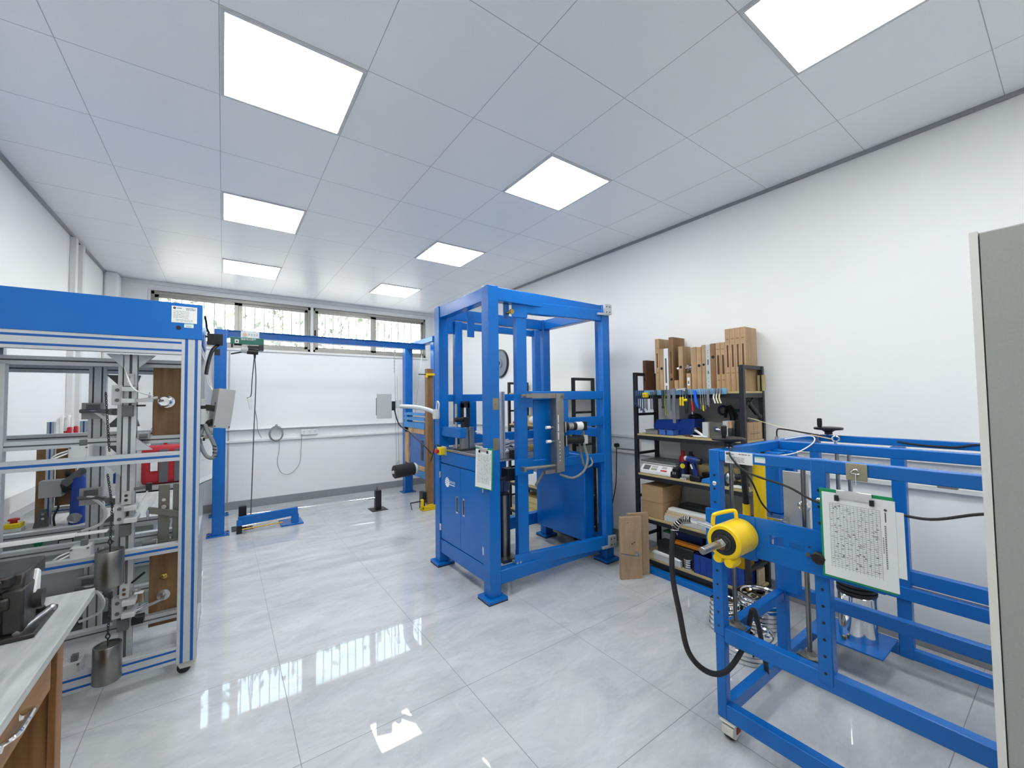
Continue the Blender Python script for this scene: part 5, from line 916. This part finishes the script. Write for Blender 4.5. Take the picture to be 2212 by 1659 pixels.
# things on the second shelving unit, seen through the cell
z = 1.212
solo('yellow_carton', 'open yellow carton on the middle board of shelving behind test cell', 'carton', MB().box((3.30, 3.55, z), (3.44, 4.45, z+.10)), MDF, bw=.003)
solo('parts_bag', 'clear plastic bag of parts in front of the yellow carton', 'bag', MB().sph((3.22, 4.0, z+.06), .08, sc=(.8, 2.0, .75)), BAG)
for i, y in enumerate((4.42, 4.36, 4.30)): solo('red_part', ['left', 'middle', 'right'][i]+' small red part on shelf edge left of the clear bag', 'part', MB().sph((3.16, y, z+.016), .016), RED, 'small red parts')
z = .822
solo('white_bag', 'white plastic wrapped bundle on the lower shelf behind the test cell', 'bag', MB().sph((3.27, 4.05, z+.12), .13, sc=(.9, 2.2, .9)).box((3.17, 4.15, z), (3.37, 4.30, z+.20)), BAG, bw=.01)
solo('black_tool', 'black power tool behind white wrapped bundle on lower shelf', 'power tool', MB().box((3.2, 3.62, z+.2), (3.34, 3.74, z+.30)).box((3.25, 3.55, z), (3.32, 3.66, z+.2)), BLACK, bw=.01)
z = .452
solo('white_basket', 'white plastic tub on the fourth board behind test cell', 'tub', MB().prism([(3.85, z), (4.25, z), (4.32, z+.17), (3.78, z+.17)], 0, 3.17, 3.40), WHITE, bw=.006)
solo('white_bag', 'crumpled white bag on top of the white plastic tub', 'bag', MB().sph((3.28, 4.1, z+.24), .10, sc=(.9, 2.4, .7)), BAG)
z = .102
for i in range(3): solo('pine_plank', ['lowest', 'middle', 'topmost'][i]+' yellow plank in the stack on the lowest board behind the cell', 'plank', MB().box((3.16, 3.40, z+.07*i), (3.40, 4.42-.05*i, z+.065+.07*i)), mat('yellow_plank', (.62, .50, .22), .6, noise=.2, stretch=(5, .6, 5)), 'yellow planks', .002)
# ================================================================ BLUE CART (right)
ct = thing('frame_cart', 'long blue steel test frame on castors in the right foreground', 'test frame', (2.48, .4, 0))
CX0, CX1, CY1, CY0, CT = 1.86, 3.10, 1.035, -.28, 1.29
def cr(nm, a, b, bw=.004, mt=BLUE, par=None): return part(nm, MB().box(a, b), mt, par or ct, bw)
def holed(nm, x, y, z0, z1, w=.048, face='x', zs=(), bw=.004):
    x -= .0015; mb = MB().box((x, y, z0), (x+w, y+w, z1))
    for z in zs: mb.cyl((x-.0006, y+w/2, z), (x+.001, y+w/2, z), .0055, n=10, m=1)
    return part(nm, mb, [BLUE, BLACK], ct, bw)
ho_ = [1.235-.062*k for k in range(1, 13)]
for y in (CY1-.048, .582, CY0):
    p = holed('post', CX0, y, .45, CT, zs=[z for z in ho_ if z > .48])
    part('cap_screw', MB().sph((CX0-.001, y+.024, 1.135), .011, sc=(.5, 1, 1)), CHROME, p)
for y in (CY1-.045, CY0): cr('leg', (CX0+.004, y, .08), (CX0+.046, y+.042, .45)); 
for (x, y) in ((2.50, .985), (2.50, CY0), (CX1-.05, .985), (CX1-.05, CY0)): cr('post', (x, y, .08), (x+.05, y+.05, CT-.045))
cr('post', (CX1-.05, .59, .10), (CX1, .65, CT-.045)); cr('post', (2.44, .90, .5), (2.49, 1.0, CT-.045))
for x, h, w in ((CX0, .048, .042), (2.50, .048, .04), (CX1-.035, .042, .035)): cr('top_rail', (x, CY0+.048, CT-h), (x+w, CY1-.048, CT-.001))
cr('top_crossbar', (CX0+.048, CY1-.04, CT-.048), (CX1, CY1, CT)); cr('top_crossbar', (CX0+.048, CY0, CT-.048), (CX1, CY0+.04, CT))
cr('long_rail', (CX0+.002, CY0+.04, .425), (CX0+.046, CY1-.045, .49)); cr('long_rail', (CX0+.002, CY0+.04, .08), (CX0+.046, CY1-.045, .15))
cr('long_rail', (2.505, CY0+.04, .455), (2.545, .985, .515)); cr('long_rail', (CX1-.045, CY0+.05, .50), (CX1, .985, .575)); cr('long_rail', (CX1-.06, CY0+.05, .415), (CX1-.01, .985, .485)); cr('long_rail', (CX1-.045, CY0+.05, .10), (CX1-.005, .985, .155))
cr('short_rail', (CX0+.046, CY1-.045, .425), (2.50, CY1-.002, .475)); cr('short_rail', (CX0+.046, CY1-.045, .08), (3.05, CY1-.002, .14)); cr('short_rail', (CX0+.046, CY0, .08), (3.05, CY0+.042, .14)); cr('short_rail', (CX0+.046, CY0, .425), (2.50, CY0+.042, .475))
pl = cr('cylinder_shelf', (2.80, .66, .155), (3.10, .98, .165), .002)
# castors
for (x, y) in ((CX0+.025, CY1-.05), (CX0+.025, CY0+.03), (CX1-.03, CY1-.05), (CX1-.03, CY0+.03)):
    c = part('castor', MB().box((x-.035, y-.035, .074), (x+.035, y+.035, .08)).prism([(x-.038, .03), (x-.034, .062), (x-.01, .072), (x+.03, .072), (x+.04, .05), (x+.03, .02), (x-.01, .008)], 1, y-.028, y+.024), mat('ivory_castor', (.62, .60, .54), .45, noise=.1), ct, .006)
    part('brake_pad', MB().box((x-.005, y-.0305, .03), (x+.03, y-.027, .06)), mat('dark_red_plastic', (.25, .005, .01), .35), c, .002); part('wheel', MB().lathe((x, y-.018, .028), (0, 1, 0), [(.01, 0), (.026, 0), (.028, .004), (.028, .034), (.026, .038), (.01, .038)]), RUBBER, c)
# nameplate and sticker
NM = axes((CX0-.0008, .958, 1.289), (0, -1, 0), (0, 0, 1))
np_ = MB().box((0, -.052, 0), (.118, 0, .0012), 0, NM).cyl(NM @ Vector((.010, -.010, .0012)), NM @ Vector((.010, -.010, .0018)), .006, m=1)
lines(np_, NM, .02, .04, -.011, .01, 1, .003, 1, z=.002); lines(np_, NM, .06, .11, -.009, .008, 1, .003, 1, z=.002); lines(np_, NM, .006, .085, -.024, .006, 4, .0018, 1, z=.002)
part('nameplate', np_, [PAPER, INK], ct, label='white nameplate with small dark print'); part('inspection_sticker', MB().box((.126, -.036, 0), (.168, -.014, .0012), 0, NM).box((.126, -.018, .001), (.168, -.012, .002), 1, NM), [PAPER, mat('pale_green_print', (.35, .62, .48), .7)], ct)
# slotted beam across the near side
sb_ = MB().box((1.835, .83, .84), (1.858, 1.045, 1.02)).box((1.84, .42, .965), (1.858, .83, 1.022)).box((1.84, .42, .855), (1.858, .83, .925)).box((1.84, .775, .925), (1.858, .83, .965)).box((1.84, .62, .925), (1.858, .725, .965)).box((1.84, .42, .925), (1.858, .62, .965))
sb_.box((1.8385, .655, .935), (1.8402, .705, .958), 1).cyl((1.838, .637, .955), (1.8405, .637, .955), .004, n=8, m=2).box((1.834, 1.0, .975), (1.8352, 1.012, 1.0), 2)
part('slotted_beam', sb_, [BLUE, DBLUE, BLACK], ct, .002)
part('beam_screw', MB().cyl((1.832, .640, .926), (1.84, .640, .926), .008, n=12), CHROME, ct)
part('star_knob', MB().lathe((1.838, .600, .93), (-1, 0, 0), [(.01, 0), (.01, .012), (.024, .016), (.024, .03), (.018, .034)], 7), BLACK, ct)
# lifting screws with flanges
for y, x in ((.975, 1.94), (.685, 1.945)):
    s_ = MB().cyl((x, y, .49), (x, y, 1.245), .009, n=12).cyl((x+.02, y+.005, .9), (x+.02, y+.005, 1.24), .005, n=8)
    part('lifting_screw', s_, DSTEEL, ct); part('flange_bearing', MB().lathe((x, y, .478), (0, 0, 1), [(.034, 0), (.034, .010), (.022, .014), (.018, .026)]).box((x-.02, y-.042, .478), (x+.02, y+.042, .486)), mat('bronze_grey_steel', (.20, .195, .17), .45, .8), ct, .001)
cr('lift_bracket', (1.906, .93, .475), (1.985, 1.0, .478), .0, BLUE); cr('lift_bracket', (1.906, .64, .475), (1.985, .73, .478), .0, BLUE)
# handwheels
for (x, y, lab) in ((1.985, 1.005, 'near'), (3.05, .93, 'far')):
    w = MB().lathe((x, y, CT+.035), (0, 0, 1), [(.02, -.03), (.02, -.015), (.035, -.005), (.072, .0), (.075, .010), (.068, .014), (.03, .008), (0, .008)], 32)
    hw = part('handwheel', w, BLACK, ct, 0, lab+' black handwheel'); part('handwheel_grip', MB().lathe((x-.045 if lab == 'far' else x+.02, y+.03, CT+.045), (0, 0, 1), [(.009, 0), (.013, .02), (.013, .055), (.009, .06)]), BLACK, hw); part('hub_shaft', MB().cyl((x, y, CT), (x, y, CT+.01), .012), CHROME, hw)
# lock specimen plate with a ball knob, small cylinder and bracket boxes
part('specimen_plate', MB().box((2.30, .79, .87), (2.31, .90, 1.16)), ALU, ct, .002); part('ball_knob', MB().sph((2.27, .80, 1.01), .028).cyl((2.27, .80, 1.01), (2.30, .80, 1.01), .012), CHROME, ct)
part('blue_sleeve', MB().box((2.34, .93, .93), (2.42, 1.0, 1.24)).box((2.32, .90, .90), (2.44, 1.01, .925)), BLUE, ct, .004)
part('end_block', MB().box((2.20, .87, .90), (2.28, .99, .94)).cyl((2.15, .85, .93), (2.18, .85, .93), .016).cyl((2.15, .84, .925), (2.15, .72, .915), .006), STEEL, ct, .002)
for (y, z) in ((.56, 1.18), (.35, 1.17)): part('sensor_mount', MB().box((2.46, y-.03, z-.03), (2.50, y+.03, z+.03)), TAUPE, ct, .002)
for y in (.76, .71): part('guide_rod', MB().cyl((2.60, y, .90), (2.60, y, 1.24), .009), STEEL, ct)
part('eye_bolt', MB().tube([(2.52, .74+.014*cos(k*pi/5), CT+.026+.014*sin(k*pi/5)) for k in range(11)], .004).cyl((2.52, .74, CT), (2.52, .74, CT+.014), .006), CHROME, ct)
part('white_tag', MB().box((2.62, .92, 1.16), (2.63, .99, 1.20)), PAPER, ct)
# tan adhesive hook
hk = MB().box((1.852, .457, 1.228), (1.856, .518, 1.289)); hkp = part('hook_pad', hk, mat('tan_adhesive_pad', (.36, .32, .22), .45, .2, noise=.1), ct, .002)
part('wire_hook', MB().tube([(1.848, .478, 1.262), (1.845, .486, 1.269), (1.845, .498, 1.262), (1.845, .50, 1.255), (1.848, .478, 1.252)], .0025).cyl((1.846, .488, 1.252), (1.843, .488, 1.215), .0016, n=6), CHROME, hkp)
# wires on top
part('black_wire', MB().tube([(1.90, .95, 1.292), (1.845, .93, 1.275), (1.835, .88, 1.225), (1.835, .82, 1.20), (1.832, .70, 1.175), (1.826, .60, 1.135), (1.822, .50, 1.145), (1.822, .40, 1.142), (1.825, .30, 1.14), (1.84, .20, 1.175), (1.85, .10, 1.20)], .0045), RUBBER, ct)
part('black_wire', MB().tube([(1.90, .95, 1.245), (1.96, .90, 1.16), (2.06, .90, 1.04), (2.10, .87, .98)], .004), RUBBER, ct)
part('air_tube', MB().tube([(2.53, 1.01, CT+.005), (2.53, 1.01, CT+.05), (2.53, .99, CT+.062), (2.60, .92, CT+.045), (2.70, .85, CT+.02), (2.62, .79, CT+.006)], .004).cyl((2.53, 1.01, CT), (2.53, 1.01, CT+.02), .010, m=1), [RUBBER, CHROME], ct)
part('white_wire', MB().tube([(2.50, .96, CT+.01), (2.56, .86, CT+.03), (2.50, .83, CT-.0), (2.40, .88, CT-.05), (2.20, .93, CT-.055), (2.05, .95, CT-.06)], .003), WHITE, ct)
part('white_wire', MB().tube([(3.20, 1.47, 1.365), (3.10, 1.40, 1.375), (2.85, 1.10, 1.335), (2.66, .90, 1.32), (2.55, .76, CT+.02)], .0025), mat('cream_plastic', (.75, .68, .45), .4), ct)
part('black_wire', MB().tube([(3.066, .62, 1.272), (3.063, .52, 1.262), (3.06, .40, 1.262), (3.063, .34, 1.278), (3.07, .28, 1.285)], .005), RUBBER, ct)
# yellow hollow cylinder on the beam
yc, zc = .885, .938
hy = part('hydraulic_cylinder', MB().lathe((1.834, yc, zc), (-1, 0, 0), [(.066, 0), (.070, .004), (.070, .148), (.064, .154), (.052, .154), (.05, .150)], 48).tube([at_x(1540, 1133, 1.70), at_x(1541, 1116, 1.70), at_x(1547, 1110, 1.71), at_x(1580, 1103, 1.79), at_x(1589, 1107, 1.80), at_x(1591, 1130, 1.80)], .008, n=10), YEL, ct, .0, 'yellow hollow cylinder with carrying handle')
part('face_ring', MB().lathe((1.684, yc, zc), (-1, 0, 0), [(.052, -.002), (.052, .003), (.044, .004), (.040, .0015), (.032, .0015), (.030, .008), (0, .008)], 40), BLACK, hy)
part('hex_nut', MB().cyl((1.678, yc, zc), (1.652, yc, zc), .026, n=6).cyl((1.682, yc, zc), (1.677, yc, zc), .031, n=24), CHROME, hy, .001); part('threaded_rod', MB().cyl((1.655, yc, zc), (1.524, yc, zc), .0145, .0145, n=24).cyl((1.526, yc, zc), (1.521, yc, zc), .0145, .012, n=24), STEEL, hy)
for (dy, dz) in ((.028, -.068), (-.018, -.076)): part('eye_lug', MB().lathe((1.745, yc+dy, zc+dz-.004), (-1, 0, 0), [(.020, 0), (.022, .01), (.022, .05), (.018, .062), (0, .064)], 18), YEL, hy)
part('coupler', MB().cyl((1.70, yc+.05, zc+.045), (1.70, yc+.085, zc+.05), .013, n=12).cyl((1.70, yc+.085, zc+.05), (1.695, yc+.115, zc+.052), .010, n=12).cyl((1.695, yc+.115, zc+.052), (1.69, yc+.15, zc+.055), .0115, n=6), CHROME, hy)
hs = MB(); hpts = [(1.69, yc+.145, zc+.055), (1.685, yc+.18, zc+.05), (1.67, yc+.21, zc+.015), (1.65, yc+.215, zc-.06), (1.64, yc+.21, zc-.20), (1.64, yc+.18, zc-.35), (1.65, yc+.15, zc-.50), (1.70, yc+.10, zc-.575), (1.80, yc+.07, zc-.60), (1.95, yc+.07, zc-.56), (2.03, yc+.08, zc-.50), (2.06, yc+.06, zc-.42), (2.30, yc+.12, .10), (2.40, yc+.2, .02)]
hs.tube(hpts, .0115, n=12, sub=10); part('hydraulic_hose', hs, RUBBER, hy); sp_ = MB()
P = [Vector(p) for p in hpts[:4]]; tt = []
for i in range(60):
    t = i/59*2.4; k = int(t); f = t-k; c = P[k].lerp(P[k+1], f); d = (P[k+1]-P[k]).normalized(); a = d.orthogonal().normalized(); b = d.cross(a); tt.append(c+(a*cos(i*1.05)+b*sin(i*1.05))*.0155)
sp_.tube(tt, .002, n=5, smooth=True, sub=4); part('spring_guard', sp_, STEEL, hy)
# second cylinder standing inside the cart: tall yellow pump and black lever
part('jack_shelf', MB().box((1.859, .86, .875), (2.24, 1.03, .885)), BLUE, ct, .002)
jk = part('hydraulic_jack', MB().cyl((2.15, .945, .925), (2.15, .945, 1.235), .028, n=28).box((2.09, .92, .885), (2.19, 1.02, .925)).cyl((2.13, 1.0, .925), (2.13, 1.0, 1.0), .017), YEL, ct, .003, 'yellow jack tube')
part('jack_lever', MB().cyl((2.13, 1.0, 1.0), (2.12, 1.01, 1.235), .013), BLACK, jk)
cp = clipboard('large green clipboard with dense record sheet hanging on the blue cart', axes((1.816, .487, 1.193), (0.0, -1, 0), (.02, .012, 1)), .206, .318, rows=34, sheets=2, mt_board=GREEN)
# chrome canister
cn = thing('chrome_canister', 'chrome cylinder with ridged lid standing on the blue shelf inside cart', 'canister', (2.96, .80, .165))
part('body', MB().lathe((2.96, .80, .166), (0, 0, 1), [(.088, 0), (.088, .24), (.084, .245)], 40), CHROME, cn); l_ = [(.088, .245)]
for k in range(3): l_ += [(.092, .25+.022*k), (.092, .262+.022*k), (.082, .267+.022*k)]
part('ridged_lid', MB().lathe((2.96, .80, .166), (0, 0, 1), l_+[(.05, .318), (0, .318)], 40), BLKMET, cn); part('rim_bolts', MB().cyl((2.86, .84, .166), (2.86, .84, .185), .010, n=6), BRASS, cn)
# chrome weight plates on the floor
PL = 0
def plate(x, y, z, R, lab, tilt=None, grp='chrome weight plates', th=.024, hub=.045):
    M = Matrix.Translation((x, y, z)) @ (Euler(tilt).to_matrix().to_4x4() if tilt else Matrix())
    mb = MB(); prof = [(hub*.45, 0), (R-.006, 0), (R, .004), (R, th-.004), (R-.006, th), (R-.02, th), (R-.028, th-.007), (hub+.02, th-.007), (hub+.01, th), (hub*.45, th), (hub*.45, 0)]
    q = MB().lathe((0, 0, 0), (0, 0, 1), prof, 36)
    for k in range(6):
        a = k*pi/3; q.box((R*.55, -.006, th-.008), (R*.72, .006, th-.004), 0, Matrix.Rotation(a, 4, 'Z'))
    mb.add([M @ v for v in q.v], q.f, 0, True)
    return solo('weight_plate', lab, 'weight plate', mb, CHROME, grp)
hts = ['lowest', 'second', 'third', 'fourth', 'fifth', 'sixth', 'seventh', 'eighth', 'ninth', 'topmost']
for k in range(5): plate(2.58+.004*(k % 2), 1.235-.004*k, .026*k, .145, hts[k if k < 4 else 9]+' chrome weight plate in the short stack nearest the cart post')
for k in range(9): plate(2.90+.006*(k % 3), 1.30-.0, .0262*k, .135, (hts[k] if k < 8 else 'topmost')+' chrome weight plate in the tall stack behind the inner cart post')
for k in range(6): plate(2.735-.0, 1.44+.0, .012+.03*k, .10-.002*k, hts[k if k < 5 else 9]+' small chrome plate in the middle pile between the two weight stacks', th=.026)
solo('black_ring', 'black rubber ring lying on the short stack of chrome plates', 'ring', MB().lathe((2.545, 1.26, .131), (0, 0, 1), [(.02, 0), (.05, 0), (.052, .008), (.05, .016), (.02, .016), (.02, 0)], 28), RUBBER)
# ================================================================ GREY CABINET (right edge)
gc = thing('steel_locker', 'tall plain grey steel cabinet cut off by the right edge of the photo', 'cabinet', (1.6, -.3, 0))
part('carcass', MB().box((1.415, -.78, 0), (1.80, .1434, 1.905)), mat('grey_locker_paint', (.30, .305, .29), .6, noise=.08, nscale=200), gc, .002)
part('door', MB().box((1.400, -.775, .03), (1.414, .128, 1.900)), mat('grey_locker_paint', (.30, .305, .29), .6), gc, .002)
part('edge_strip', MB().box((1.399, .130, .02), (1.4145, .1436, 1.905)), mat('pale_locker_edge', (.62, .61, .57), .5), gc)
